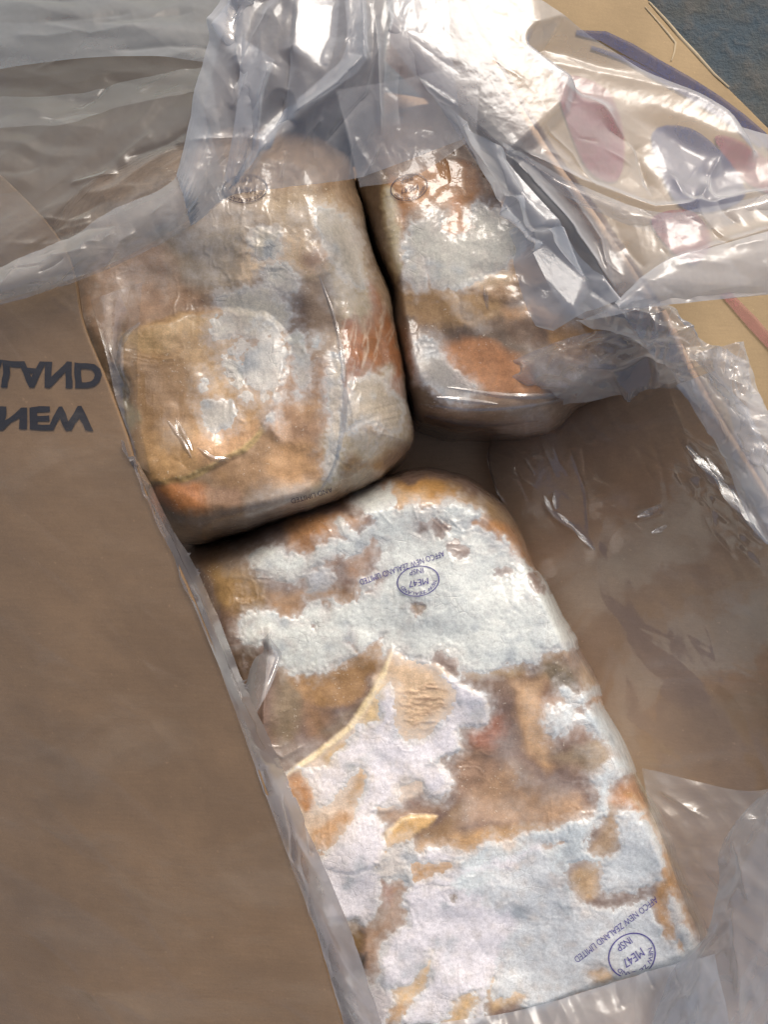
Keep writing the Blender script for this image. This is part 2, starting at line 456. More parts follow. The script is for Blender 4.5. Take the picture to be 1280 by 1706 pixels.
# ------------------------------------------------------------------ ground
n = 40
gx, gy = np.meshgrid(np.linspace(-1, 1, n), np.linspace(-1, 1, n), indexing='ij')
gx = np.sign(gx) * np.abs(gx) ** 3 * 60; gy = np.sign(gy) * np.abs(gy) ** 3 * 60
link('ground', mesh('ground', np.stack([gx, gy, gx * 0], -1), gridfaces(n, n)[:, ::-1]), ground_mat(), kind='structure')

# ------------------------------------------------------------------ carton
carton = empty('cardboard_carton', 'open brown cardboard carton holding the three frozen blocks, its flaps spread out', 'carton')

def panel(name, net, mat, parent, thick=.004, step=6, wav=1.2, seed=3, **props):
    net = np.asarray(net, float)
    lu = np.hypot(*np.diff(net[..., :2], axis=0).transpose(2, 0, 1)).sum(0).max(); lv = np.hypot(*np.diff(net[..., :2], axis=1).transpose(2, 0, 1)).sum(1).max()
    nu, nv = int(np.clip(lu / step, 8, 260)), int(np.clip(lv / step, 8, 320))
    g = catmull(net, nu, nv); G = world(g[..., 0], g[..., 1], g[..., 2]); N = normals(G)
    X, Y = g[..., 0], g[..., 1]
    h = wav * fbm(X / 160, Y / 160, 3, seed) + .25 * wav * fbm(X / 40, Y / 40, 3, seed + 2)
    G = G + N * h[..., None] * .001
    B = G - N * thick
    V = np.concatenate([G.reshape(-1, 3), B.reshape(-1, 3)]); F = gridfaces(nu, nv); m = nu * nv
    idx = np.arange(m).reshape(nu, nv)
    rim = np.concatenate([idx[0, :], idx[1:, -1], idx[-1, -2::-1], idx[-2:0:-1, 0]]); nx = np.roll(rim, -1)
    Fs = np.stack([rim, nx, nx + m, rim + m], -1)
    me = mesh(name, V, np.concatenate([F, F[:, ::-1] + m, Fs]))
    o = link(name, me, mat, parent, **props)
    return o, g, G

# inner right-hand wall: from the carton base up to the rim
rim = [(700, -120, .035), (800, 60, .035), (910, 240, .035), (1010, 380, .035), (1100, 520, .035), (1150, 620, .035), (1200, 710, .035), (1290, 850, .035), (1440, 1120, .035), (1640, 1500, .035), (1760, 1760, .035)]
foot = [(640, 100, -.13), (760, 220, -.13), (860, 350, -.13), (960, 500, -.13), (900, 640, -.13), (818, 735, -.125), (836, 840, -.115), (910, 1000, -.10), (1020, 1250, -.09), (1130, 1560, -.09), (1200, 1800, -.09)]
mid = [tuple(.5 * (np.array(a) + np.array(b)) + np.array([-10, 10, -.025])) for a, b in zip(rim, foot)]
wall_o, wall_g, wall_G = panel('side_wall', [rim, mid, foot], M_CARD_IN, carton, wav=1.0)
# base board under the blocks
base = [[(-60, 150, -.142), (620, 150, -.142), (1150, 300, -.142)], [(-60, 900, -.142), (620, 900, -.142), (1150, 900, -.142)], [(-60, 1900, -.142), (700, 1900, -.142), (1300, 1900, -.142)]]
panel('base_panel', base, M_CARD_IN, carton, step=20)
# flap folded outwards at the upper right
outer = [(900, -260, .002), (1000, -120, .002), (1080, 0, .002), (1135, 62, .002), (1190, 122, .002), (1282, 214, .002), (1400, 330, .002), (1560, 560, .002), (1780, 900, .002)]
rim2 = [(720, -130, .031), (806, 52, .031), (914, 232, .031), (1014, 372, .031), (1104, 512, .031), (1178, 652, .031), (1286, 826, .031), (1444, 1112, .031), (1660, 1492, .031)]
midf = [tuple(.5 * (np.array(a) + np.array(b)) + np.array([0, 0, .004])) for a, b in zip(outer, rim2)]
flap_o, flap_g, flap_G = panel('flap', [outer, midf, rim2], M_CARD_OUT, carton, wav=.8, label='tan flap folded outwards with navy and red print')
# flap over the left of the block, its free edge raised
le = [(-420, -40, .05), (-280, 60, .06), (-120, 190, .072), (30, 320, .083), (110, 420, .09), (140, 540, .09), (180, 640, .09), (212, 730, .09), (242, 822, .09), (322, 1000, .09), (384, 1160, .088), (452, 1340, .086), (522, 1540, .084), (580, 1730, .082), (610, 1830, .08)]
lf = [(p[0] - 330 - 25 * k, p[1] + 60, p[2] - .045) for k, p in enumerate(le)]
lm = [(p[0] - 150 - 12 * k, p[1] + 30, p[2] - .012) for k, p in enumerate(le)]
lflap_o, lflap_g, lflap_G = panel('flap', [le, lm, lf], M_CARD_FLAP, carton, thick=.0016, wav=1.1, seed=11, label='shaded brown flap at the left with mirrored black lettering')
# far end flap behind the film
ef = [[(-120, -160, .085), (200, -160, .085), (420, -160, .085), (640, -160, .085)], [(-120, 170, .01), (150, 150, .01), (380, 120, .01), (640, 90, .0)], [(-120, 600, -.07), (150, 540, -.07), (390, 360, -.08), (640, 260, -.09)]]
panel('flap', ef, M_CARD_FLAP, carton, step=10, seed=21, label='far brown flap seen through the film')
# torn crease ridges and pale cut edge on the outer flap
def tube_on(name, pts, rad, mat, parent, lift=.0005, sides=6, **props):
    P = np.array([world(np.float64(a), np.float64(b), np.float64(c)) for a, b, c in pts]); P[:, 2] += lift
    T = np.gradient(P, axis=0); T /= np.linalg.norm(T, axis=1, keepdims=True)
    up = np.array([0, 0, 1.]); A = np.cross(T, up); A /= np.linalg.norm(A, axis=1, keepdims=True); B = np.cross(A, T)
    th = np.linspace(0, 2 * np.pi, sides + 1)[None, :, None]
    k = len(P); tp = np.sin(np.linspace(.15, np.pi - .15, k))[:, None, None] * .6 + .4
    V = P[:, None] + (A[:, None] * np.cos(th) + B[:, None] * np.sin(th) * .6) * rad * tp
    return link(name, mesh(name, V, gridfaces(k, sides + 1)), mat, parent, **props)

def surf_sampler(g, G):
    """height of a panel at a photograph point (nearest grid node)"""
    X, Y, Z = g[..., 0].ravel(), g[..., 1].ravel(), G[..., 2].ravel()
    gp = topix(G); X, Y = gp[0].ravel(), gp[1].ravel()
    def f(px, py):
        px = np.atleast_1d(px); py = np.atleast_1d(py); out = np.zeros(len(px))
        for s in range(0, len(px), 64):
            d = (px[s:s + 64, None] - X) ** 2 + (py[s:s + 64, None] - Y) ** 2
            k = np.argpartition(d, 4, 1)[:, :4]; w = 1 / (np.take_along_axis(d, k, 1) + 1e-3)
            out[s:s + 64] = (Z[k] * w).sum(1) / w.sum(1)
        return out - GZ
    return f

def subdiv(V, F, mx):
    """split long triangles so that lettering can follow a curved surface"""
    T = []
    for f in F:
        for k in range(1, len(f) - 1): T.append((f[0], f[k], f[k + 1]))
    V = [tuple(v) for v in V]; cache = {}
    def midp(a, b):
        k = (min(a, b), max(a, b))
        if k not in cache:
            cache[k] = len(V); V.append(tuple((np.array(V[a]) + np.array(V[b])) / 2))
        return cache[k]
    for _ in range(7):
        out = []; again = False
        for t in T:
            l = [math.dist(V[t[i]], V[t[(i + 1) % 3]]) for i in range(3)]; i = int(np.argmax(l))
            if l[i] > mx:
                a, b, c = t[i], t[(i + 1) % 3], t[(i + 2) % 3]; m = midp(a, b); out += [(a, m, c), (m, b, c)]; again = True
            else: out.append(t)
        T = out
        if not again: break
    return np.array(V), np.array(T)

def decal(name, poly_px, zf, mat, parent, lift=.0012, cell=8, **props):
    """flat print: a thin sheet that follows the surface under it"""
    from mathutils.geometry import tessellate_polygon
    T = tessellate_polygon([[Vector((a, b, 0)) for a, b in poly_px]])
    P, F = subdiv(np.array(poly_px, float), [tuple(t) for t in T], cell * 2)
    V = world(P[:, 0], P[:, 1], zf(P[:, 0], P[:, 1])); V[:, 2] += lift
    a, b, c = V[F[:, 0]], V[F[:, 1]], V[F[:, 2]]
    if np.cross(b - a, c - a)[:, 2].sum() < 0: F = F[:, ::-1]
    return link(name, mesh(name, V, F), mat, parent, **props)

zf = surf_sampler(flap_g, flap_G)
def band(pts_a, pts_b): return list(pts_a) + list(pts_b)[::-1]
arc_o = [(960, 52), (1010, 54), (1055, 75), (1100, 102), (1150, 130), (1200, 162), (1240, 192), (1275, 222), (1310, 258)]
arc_i = [(960, 60), (1000, 70), (1040, 93), (1090, 120), (1140, 150), (1190, 180), (1230, 208), (1262, 232), (1300, 270)]
decal('printed_arc', band(smooth_closed(arc_o, 1), arc_i), zf, M_NAVY, flap_o, cell=6)
ar2o = [(985, 78), (1040, 95), (1085, 118), (1130, 144), (1180, 175), (1225, 206), (1270, 242)]
ar2i = [(985, 84), (1038, 103), (1080, 127), (1125, 152), (1175, 182), (1220, 212), (1266, 248)]
decal('printed_arc', band(ar2o, ar2i), zf, M_NAVY, flap_o, cell=5)
decal('printed_emblem', smooth_closed([(930, 130), (1010, 150), (1040, 230), (1030, 300), (985, 290), (950, 220)], 4), zf, M_RED, flap_o)
decal('printed_emblem', smooth_closed([(1085, 225), (1150, 215), (1215, 270), (1240, 330), (1170, 355), (1120, 330)], 4), zf, M_NAVY, flap_o)
decal('printed_emblem', smooth_closed([(1190, 230), (1240, 240), (1330, 310), (1330, 340), (1260, 315), (1225, 285)], 4), zf, M_RED, flap_o)
decal('printed_emblem', smooth_closed([(1085, 365), (1150, 352), (1185, 400), (1160, 440), (1120, 420)], 4), zf, M_RED, flap_o)
decal('printed_line', [(1200, 492), (1216, 486), (1260, 530), (1310, 590), (1380, 680), (1362, 690), (1296, 600), (1245, 545)], zf, M_REDLINE, flap_o, cell=6)
zs = lambda q: [(a, b, float(zf(a, b)[0])) for a, b in q]
tube_on('torn_crease', zs([(1075, 12), (1098, 38), (1115, 58), (1126, 72), (1124, 88), (1119, 102)]), .0007, M_EDGE, flap_o)
tube_on('cut_edge', zs([(1082, 4), (1110, 34), (1137, 66), (1160, 90), (1190, 124), (1215, 146)]), .0011, M_EDGE, flap_o)

# ------------------------------------------------------------------ lettering
def text_mesh(body, bold=0.0, res=3, spacing=1.0):
    cu = bpy.data.curves.new('text', 'FONT'); cu.body = body; cu.resolution_u = res; cu.offset = bold; cu.space_character = spacing
    o = bpy.data.objects.new('text', cu); COL.objects.link(o)
    dg = bpy.context.evaluated_depsgraph_get(); dg.update()
    me = bpy.data.meshes.new_from_object(o.evaluated_get(dg))
    V = np.zeros(len(me.vertices) * 3); me.vertices.foreach_get('co', V); V = V.reshape(-1, 3)
    F = [list(p.vertices) for p in me.polygons]
    bpy.data.objects.remove(o); bpy.data.curves.remove(cu); bpy.data.meshes.remove(me)
    V = V[:, :2]; lo, hi = V.min(0), V.max(0)
    return (V - lo) / (hi[1] - lo[1]), F, (hi[0] - lo[0]) / (hi[1] - lo[1])

def letters_on(name, body, start, end, height, zf, mat, parent, mirror=False, bold=0., lift=.0008, warp=None, **props):
    V, F, w = text_mesh(body, bold)
    V, T = subdiv(V, F, .35)
    start, end = np.array(start, float), np.array(end, float)
    b = end - start; L = np.hypot(*b); b /= L
    up = np.array([b[1], -b[0]]) * (-1 if mirror else 1)
    if warp: P = warp(V, w)
    else: P = start + V[:, :1] / w * L * b + V[:, 1:] * height * up
    P = P + np.stack([vnoise(P[:, 0] / 22, P[:, 1] / 22, 5), vnoise(P[:, 0] / 22, P[:, 1] / 22, 6)], 1) * height * .06
    z = zf(P[:, 0], P[:, 1]); Q = world(P[:, 0], P[:, 1], z + lift)
    return link(name, mesh(name, Q, T, smooth=False), mat, parent, **props)

# ------------------------------------------------------------------ meat blocks
GROUP = 'frozen meat blocks in the carton'

class Block:
    def __init__(s, label, outer, top, ztop, depth, base, gain, seed, step=1.75, crown=.004, thin=0., lump=.22, fh=1., cw=6.5):
        s.cw = cw
        s.fh = fh
        s.thin = thin
        s.obj = empty('frozen_meat_block', label, 'frozen meat', GROUP); s.seed = seed; s.gain = gain; s.ztop = ztop
        out = smooth_closed(outer, 6); ctr = out.mean(0); dv = out - ctr; dv /= np.hypot(*dv.T)[:, None]
        out = out + dv * (12 * fbm(out[:, 0] / 85, out[:, 1] / 85, 2, seed + 90) + 3 * fbm(out[:, 0] / 24, out[:, 1] / 24, 2, seed + 91))[:, None]
        tp = smooth_closed(top, 3)
        lo = out.min(0) - 30; hi = out.max(0) + 30
        s.x0, s.y0, s.step = lo[0], lo[1], step
        xs = np.arange(lo[0], hi[0], step, np.float32); ys = np.arange(lo[1], hi[1], step, np.float32)
        X, Y = np.meshgrid(xs, ys, indexing='ij'); s.shape = X.shape
        s.X, s.Y = X.ravel(), Y.ravel()
        so_, NX, NY = sdf(out, s.X, s.Y, True); st = sdf(tp, s.X, s.Y)
        s.sd = so_
        t = np.clip(so_, 0, None) / (np.clip(so_, 0, None) + np.clip(-st, 0, None) + 1e-6)
        s.t = t
        s.z = ztop - depth * (1 - np.sqrt(np.clip(1 - (1 - t) ** 2, 0, 1)))
        s.z += crown * fbm(s.X / 230, s.Y / 230, 2, seed) * 1.4 + .0022 * fbm(s.X / 75, s.Y / 75, 3, seed + 4)
        wxx = s.X / 150 + .35 * fbm(s.X / 70, s.Y / 70, 2, seed + 93); wyy = s.Y / 130 + .35 * fbm(s.X / 70, s.Y / 70, 2, seed + 94)
        f1, f2 = worley(wxx, wyy, seed + 11)                       # chunks pressed together, seams between them
        s.seam = np.exp(-((f2 - f1) / .07) ** 2)
        s.seam *= sstep(0., .5, fbm(s.X / 90, s.Y / 90, 2, seed + 96))
        s.z += lump * (.0030 * (.45 - f1 ** 2) - .0010 * s.seam) + .0048 * fbm(s.X / 105, s.Y / 105, 2, seed + 97)
        s.depth = depth; s.NX, s.NY = NX, NY
        s.col = np.tile(lin(base) * gain, (len(s.X), 1)).astype(np.float32)
        s.haze = np.zeros(len(s.X), np.float32); s.h = np.zeros(len(s.X), np.float32)
        s.frost = np.full(len(s.X), -99., np.float32); s.fid = np.full(len(s.X), -1); s.fcol = np.tile(lin((232, 234, 230)) * .92, (len(s.X), 1)).astype(np.float32)
        s.wx = fbm(s.X / 34, s.Y / 34, 4, seed + 20); s.wy = fbm(s.X / 34, s.Y / 34, 4, seed + 30)
        s.fine = fbm(s.X / 9, s.Y / 9, 3, seed + 40); s.nf = 0; s.parts = []
        s.col *= (1 - .22 * s.seam * sstep(-.2, .4, s.wx))[:, None]
        v = fbm(s.X / 110, s.Y / 110, 4, seed + 50); s.col *= (1 + .16 * v)[:, None]
    def box(s, pts, m):
        p = np.array(pts, float); a = p.min(0) - m; b = p.max(0) + m
        return np.nonzero((s.X > a[0]) & (s.X < b[0]) & (s.Y > a[1]) & (s.Y < b[1]))[0]
    def mask(s, pts, soft, noise, width=None, fine=2.0):
        k = s.box(pts, (width or 0) + soft + noise * 2 + 20)
        x, y = s.X[k] + s.wx[k] * noise * 1.5, s.Y[k] + s.wy[k] * noise * 1.5
        if width:
            d, run = line_d(pts, x, y); d = width / 2 * (.35 + .65 * np.clip(np.sin(np.pi * np.clip(run, 0, 1)) * 1.8, 0, 1)) - d
        else: d = sdf(smooth_closed(pts, 3), x, y)
        return k, d + s.fine[k] * fine
    def paint(s, pts, col, soft=8, noise=6, op=1., width=None, mm=0., haze=None, fine=2.0):
        k, d = s.mask(pts, soft, noise, width, fine); w = sstep(-soft, soft, d) * op
        if max(col) < 178:                              # meat keeps to brown and tan, never mauve
            a_, g_, b__ = col; lift_ = 12 if a_ < 145 else 0
            col = (a_ + lift_ + 4, (max(g_, .79 * a_) if a_ < 145 else g_) + lift_, min(b__, .70 * a_) + lift_ * .7)
        c = lin(col); tan = np.array([.46, .29, .155]); c = (c * .78 + .22 * tan * (c @ [.21, .72, .07]) / (tan @ [.21, .72, .07]) + .012) * 1.10 * s.gain
        v = 1 + .12 * fbm(s.X[k] / 26, s.Y[k] / 26, 4, s.seed + 60)
        s.col[k] = s.col[k] * (1 - w[:, None]) + c * v[:, None] * w[:, None]
        s.h[k] += mm * w
        s.haze[k] = s.haze[k] * (1 - w) + (haze or 0) * w
    def veil(s, pts, op=.6, soft=25, noise=14, width=None):
        k, d = s.mask(pts, soft, noise, width, 6.); w = sstep(-soft, soft, d) * op
        w *= .75 + .5 * s.wx[k]
        s.haze[k] = np.maximum(s.haze[k], np.clip(w, 0, 1))
    def rime(s, pts, noise=7, width=None, col=None, cell=17, lobes=7., hole=False, fine=3.):
        """hard-edged frost: mask in px, positive on frost"""
        k, d = s.mask(pts, 4, noise, width, fine)
        f1, f2 = worley(s.X[k] / cell, s.Y[k] / cell, s.seed)
        d = d + lobes * (.62 - f1 * 1.25) + 4.5 * fbm(s.X[k] / 5.5, s.Y[k] / 5.5, 2, s.seed + 95) + 3 * s.wy[k] + 3.0
        if hole:
            s.frost[k] = np.minimum(s.frost[k], -d); return
        m = d > s.frost[k]; kk = k[m]
        s.frost[kk] = d[m]; s.fid[kk] = s.nf
        if col is not None:
            w = sstep(-6, 14, d)[:, None]; s.fcol[k] = s.fcol[k] * (1 - w) + lin(col) * 1.06 * w
        s.nf += 1
    def ridge(s, pts, width, mm):
        k = s.box(pts, width * 5)
        d, run = line_d(pts, s.X[k], s.Y[k])
        s.h[k] += mm * np.exp(-np.sqrt((d / width) ** 2 + .05)) * np.clip(np.sin(np.pi * np.clip(run, .02, .98)) * 2, 0, 1)
    def build(s, parts=()):
        nr, nc = s.shape
        gran = worley(s.X / 8., s.Y / 8., s.seed + 3)[0]
        halo = sstep(-26, 4, s.frost + 9 * s.wx + 7 * s.fine) * .62
        s.haze = np.maximum(s.haze, halo)
        wr = np.abs(vnoise(s.NX / 11, s.NY / 11, s.seed + 70)) + .5 * np.abs(vnoise(s.NX / 5, s.NY / 5, s.seed + 71))
        s.h += 1.1 * np.clip(1 - s.t, 0, 1) * wr * sstep(-.3, .5, fbm(s.X / 70, s.Y / 70, 2, s.seed + 72))
        ang = np.arctan2(s.NY - s.Y, s.NX - s.X); ax_ = fbm(s.X / 160, s.Y / 160, 2, s.seed + 73) * 2 + .6
        ux = (s.X * np.cos(ax_) + s.Y * np.sin(ax_)); uy = (-s.X * np.sin(ax_) + s.Y * np.cos(ax_))
        for lam, st, am in ((26, 4.2, .30), (13, 3.4, .18), (52, 3.0, .38)):
            q_ = 1 - np.abs(vnoise(s.X / (lam * st) + .5 * s.wx, s.Y / lam + .5 * s.wy, s.seed + 74 + lam)); q2 = 1 - np.abs(vnoise(s.X / lam + .4 * s.wy, s.Y / (lam * st) + .5 * s.wx, s.seed + 75 + lam))
            s.h += am * (np.clip(q_, 0, 1) ** 9 * sstep(-.1, .5, fbm(s.X / 90, s.Y / 90, 2, s.seed + 76)) + np.clip(q2, 0, 1) ** 9 * sstep(-.1, .5, fbm(s.X / 90, s.Y / 90, 2, s.seed + 77)))
        z = s.z + s.h * .001
        Wp = world(s.X, s.Y, z)
        # skirt: outside the outline go straight down from the outline's own points
        o = np.nonzero(s.sd <= 0)[0]
        ii = np.clip(np.rint((s.NX[o] - s.x0) / s.step).astype(int), 0, nr - 1) * nc + np.clip(np.rint((s.NY[o] - s.y0) / s.step).astype(int), 0, nc - 1)
        ze = s.ztop - s.depth
        E = world(s.NX[o], s.NY[o], np.full(len(o), ze)); E[:, 2] -= np.minimum(-s.sd[o] / 26, 1) * max(0, ze + .135)
        Wp[o] = E
        F = gridfaces(nr, nc)[:, ::-1]
        keep = (s.sd[F] > -30).all(1); F = F[keep]
        def sub(name, P, sel, mat, cols, **props):
            f = F[sel]
            used = np.unique(f); mp = np.full(len(P), -1); mp[used] = np.arange(len(used))
            return link(name, mesh(name, P[used], mp[f], {k: v[used] for k, v in cols.items()}), mat, s.obj, **props)
        cols = {'paint': s.col, 'haze': s.haze}
        sub('meat_body', Wp, np.ones(len(F), bool), M_MEAT, cols)
        # frost lies on the meat as a crust with its own thickness
        up = np.clip((s.frost + 3) / 13, 0, 1); up = up * up * (3 - 2 * up)
        top = .05 + (.62 + .28 * (1 - gran)) * up
        top = np.where(top > 0, top * s.fh, top)
        thick = np.clip(.66 - s.thin + .50 * fbm(s.X / 46, s.Y / 46, 4, s.seed + 80) + .16 * s.fine + np.clip(s.frost, -4, 26) / 52, .30, 1)[:, None]
        ca, cb = worley(s.X / 25 + .3 * s.wx, s.Y / 25 + .3 * s.wy, s.seed + 82)
        cm = sstep(-.25, .35, fbm(s.X / 130, s.Y / 130, 2, s.seed + 83))
        thick -= (.34 * np.exp(-(ca / .34) ** 2) * cm * (.6 + .8 * PERM[(s.X / 25).astype(int) & 255, (s.Y / 25).astype(int) & 255]) + .10 * sstep(.1, .5, fbm(s.X / 13, s.Y / 13, 3, s.seed + 84)))[:, None]
        thick = np.clip(thick, .22, 1)
        hz_ = np.clip(s.haze, 0, .9)[:, None]; ch = s.col * (1 - hz_) + np.array([.70, .665, .62]) * hz_
        s.ch = ch.astype(np.float32); s.fcol = (ch * (1 - thick) * 1.05 + s.fcol * thick * (1 + .07 * fbm(s.X / 90, s.Y / 90, 3, s.seed + 81))[:, None]).astype(np.float32)
        Pf = Wp.copy(); Pf[:, 2] += top * .001
        cover = np.clip((s.frost + 3) / s.cw, 0, 1).astype(np.float32)
        fm = (s.frost[F].max(1) > -3.0) & (s.sd[F].min(1) > -2)
        lab = s.fid[F].max(1)
        for q in range(s.nf):
            sel = fm & (lab == q)
            if sel.sum() > 60: sub('frost_patch', Pf, sel, M_FROST, {'paint': s.fcol, 'cover': cover, 'under': s.ch})
        for pts, nm, lift in parts:                    # flaps and slabs of fat that stand proud of the meat
            k, d = s.mask(pts, 3, 4); D = np.full(len(s.X), -99., np.float32); D[k] = d
            P = Wp.copy(); P[:, 2] += (np.clip(D, -3, 2) * .04 + .03) * .001
            sel = (D[F].max(1) > -1.2) & (s.sd[F].min(1) > 0)
            sub(nm, P, sel, M_MEAT, cols)
        s.Zs = (Wp[:, 2] + np.clip(top, 0, 9) * .001 - GZ).reshape(nr, nc)
    def zf(s, px, py):
        a = (np.asarray(px) - s.x0) / s.step; b = (np.asarray(py) - s.y0) / s.step
        i = np.clip(a.astype(int), 0, s.shape[0] - 2); j = np.clip(b.astype(int), 0, s.shape[1] - 2); f = a - i; g = b - j
        Z = s.Zs
        return Z[i, j] * (1 - f) * (1 - g) + Z[i + 1, j] * f * (1 - g) + Z[i, j + 1] * (1 - f) * g + Z[i + 1, j + 1] * f * g

def V5(*p): return [(300 + .531 * a, 760 + .531 * b) for a, b in p]
def V6(*p): return [(420 + .609 * a, 1060 + .609 * b) for a, b in p]
def V3(*p): return [(120 + .453 * a, 270 + .453 * b) for a, b in p]
def V4(*p): return [(560 + .5625 * a, 240 + .5625 * b) for a, b in p]
def VC(*p): return [(420 + .3125 * a, 1040 + .3125 * b) for a, b in p]
def VD(*p): return [(760 + .34375 * a, 1040 + .34375 * b) for a, b in p]
def VE(*p): return [(540 + .28125 * a, 1340 + .28125 * b) for a, b in p]
def VF(*p): return [(340 + .28125 * a, 760 + .28125 * b) for a, b in p]
def VG(*p): return [(640 + .28125 * a, 760 + .28125 * b) for a, b in p]

# ---- the large block, bottom centre
B = Block('large frosted meat block at the bottom with two purple stamps',
    [(300, 930), (400, 885), (480, 852), (560, 820), (640, 788), (715, 782), (790, 803), (850, 850), (893, 930), (950, 1045), (1003, 1160), (1062, 1275), (1112, 1380), (1152, 1480), (1182, 1560), (1188, 1598), (1150, 1618), (1010, 1662), (870, 1702), (720, 1745), (590, 1790), (545, 1700), (500, 1560), (450, 1430), (400, 1320), (350, 1180), (310, 1050)],
    [(390, 985), (480, 920), (580, 875), (690, 848), (790, 860), (850, 910), (905, 1010), (965, 1150), (1040, 1310), (1090, 1420), (1130, 1520), (1140, 1580), (1000, 1630), (860, 1680), (640, 1740), (580, 1640), (520, 1480), (470, 1330), (430, 1200), (400, 1090)],
    0.0, .085, (132, 108, 94), 1.0, 2)
b = B.paint
b(VF((0, 520), (300, 480), (330, 700), (400, 960), (300, 1000), (100, 900), (0, 800)), (112, 86, 66), 20, 12)
b(VF((60, 660), (330, 700), (400, 900), (200, 900), (90, 860)), (140, 98, 60), 14, 10, .8)
b(VF((470, 400), (700, 340), (850, 350), (960, 400), (900, 460), (780, 500), (640, 590), (540, 590), (490, 490)), (168, 122, 76), 8, 8)
b(VF((580, 700), (640, 660), (780, 590), (780, 700), (690, 690), (600, 730)), (128, 98, 86), 8, 6)
b(VF((840, 600), (920, 560), (1000, 480), (1060, 500), (980, 600), (940, 720), (860, 700)), (140, 106, 90), 10, 7)
b(VF((400, 820), (560, 790), (760, 780), (990, 770), (800, 900), (620, 860), (500, 980), (430, 950)), (168, 134, 96), 10, 8)
b(VF((640, 180), (1100, 180), (1280, 170), (1280, 330), (1150, 340), (1050, 220), (900, 260), (830, 270)), (150, 106, 56), 10, 8)
b(VG((0, 170), (250, 150), (400, 180), (520, 260), (590, 340), (500, 290), (380, 290), (200, 330), (80, 330)), (186, 138, 70), 8, 8)
b(VG((40, 200), (180, 180), (240, 250), (160, 300), (90, 290)), (214, 186, 150), 8, 10, .7)
b(VG((490, 400), (580, 360), (720, 370), (820, 430), (950, 700), (900, 690), (780, 600), (640, 480)), (172, 122, 68), 8, 5)
b(VG((400, 170), (560, 230), (740, 320), (860, 520), (780, 430), (600, 330), (460, 250)), (142, 116, 78), 14, 6)
b(VG((400, 1250), (900, 1200), (1050, 1140), (1150, 1180), (1230, 1422), (700, 1422), (500, 1350)), (112, 92, 86), 16, 10)
b(VD((40, 215), (240, 215), (330, 190), (300, 260), (120, 250)), (140, 112, 62), 9, 8)
b(VD((390, 160), (470, 110), (540, 130), (480, 180), (420, 210)), (128, 88, 66), 8, 7)
b(VD((390, 200), (540, 190), (580, 280), (520, 350), (440, 330)), (92, 84, 84), 14, 8)
b(VD((290, 290), (420, 270), (450, 400), (440, 530), (480, 690), (430, 700), (340, 600), (290, 480), (280, 380)), (208, 162, 106), 20, 10, .85)
B.veil(VD((300, 300), (420, 290), (450, 420), (460, 650), (350, 600), (300, 420)), .30, 16)
b(VD((420, 280), (520, 330), (520, 390), (440, 400)), (150, 118, 92), 12, 8)
b(VD((120, 480), (190, 430), (225, 500), (180, 590), (60, 600)), (156, 100, 76), 12, 8)
b(VD((0, 620), (140, 590), (200, 700), (100, 850), (0, 930)), (126, 92, 80), 18, 10)
b(VD((150, 720), (290, 690), (400, 800), (560, 830), (650, 900), (560, 970), (280, 980), (90, 960), (80, 860)), (172, 140, 106), 20, 12)
b(VD((560, 600), (680, 520), (760, 600), (760, 700), (660, 720), (480, 640)), (138, 122, 122), 14, 10)
b(VD((490, 510), (600, 485), (680, 530), (620, 560), (500, 570)), (132, 106, 98), 10, 7)
b(VD((0, 1040), (260, 990), (560, 970), (640, 960), (380, 1030), (180, 1090), (0, 1110)), (190, 150, 100), 10, 6)
b(VD((200, 1210), (340, 1110), (500, 1050), (540, 1060), (400, 1140), (280, 1200)), (186, 148, 114), 8, 6)
b(VD((740, 830), (790, 790), (860, 720), (900, 820), (920, 950), (860, 920), (800, 880)), (176, 128, 86), 10, 8)
b(VD((640, 1090), (700, 960), (760, 850), (810, 940), (790, 1080), (720, 1180), (640, 1130)), (158, 138, 126), 12, 8)
b(VD((920, 960), (1000, 1000), (1050, 1100), (1110, 1280), (1060, 1280), (990, 1150)), (186, 140, 84), 8, 6)
b(VD((600, 190), (660, 250), (700, 310), (620, 300)), (170, 140, 92), 10, 6)
b(VD((640, 360), (730, 340), (740, 390), (690, 410)), (176, 130, 82), 6, 5)
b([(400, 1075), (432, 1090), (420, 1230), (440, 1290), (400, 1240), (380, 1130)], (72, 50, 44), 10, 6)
b(VC((130, 200), (300, 280), (280, 430), (200, 620), (130, 640), (110, 400)), (112, 100, 98), 16, 10)
b(VC((140, 190), (300, 270), (430, 200), (520, 140), (700, 90), (740, 160), (620, 320), (560, 400), (330, 430), (250, 380)), (152, 118, 70), 10, 9)
b(VC((270, 430), (400, 480), (380, 620), (310, 600)), (150, 118, 84), 14, 8, .8)
b(VC((370, 560), (540, 440), (600, 410), (500, 570), (430, 620)), (112, 96, 92), 12, 8)
# the big fat slab with its pale edge
slab = VC((750, 110), (800, 170), (960, 200), (1080, 290), (1200, 360), (1255, 430), (1220, 520), (1110, 560), (1110, 660), (1010, 730), (1040, 850), (1000, 920), (920, 900), (800, 940), (700, 1000), (640, 1010), (690, 1120), (690, 1280), (380, 1280), (150, 900), (140, 850), (260, 750), (420, 640), (530, 540), (620, 400), (650, 290), (710, 240))
b(slab, (214, 200, 184), 5, 5, mm=1.0)
b(VC((740, 190), (900, 210), (1060, 300), (1070, 420), (1000, 540), (860, 600), (790, 560), (700, 400)), (216, 190, 156), 16, 10)
b(VC((560, 560), (640, 380), (720, 250), (700, 480), (660, 520)), (222, 196, 142), 8, 6)
b(VC((140, 855), (260, 750), (420, 640), (530, 545), (630, 390), (690, 290), (760, 130)), (238, 226, 182), 3, 1.5, width=10, mm=.8, fine=.7)
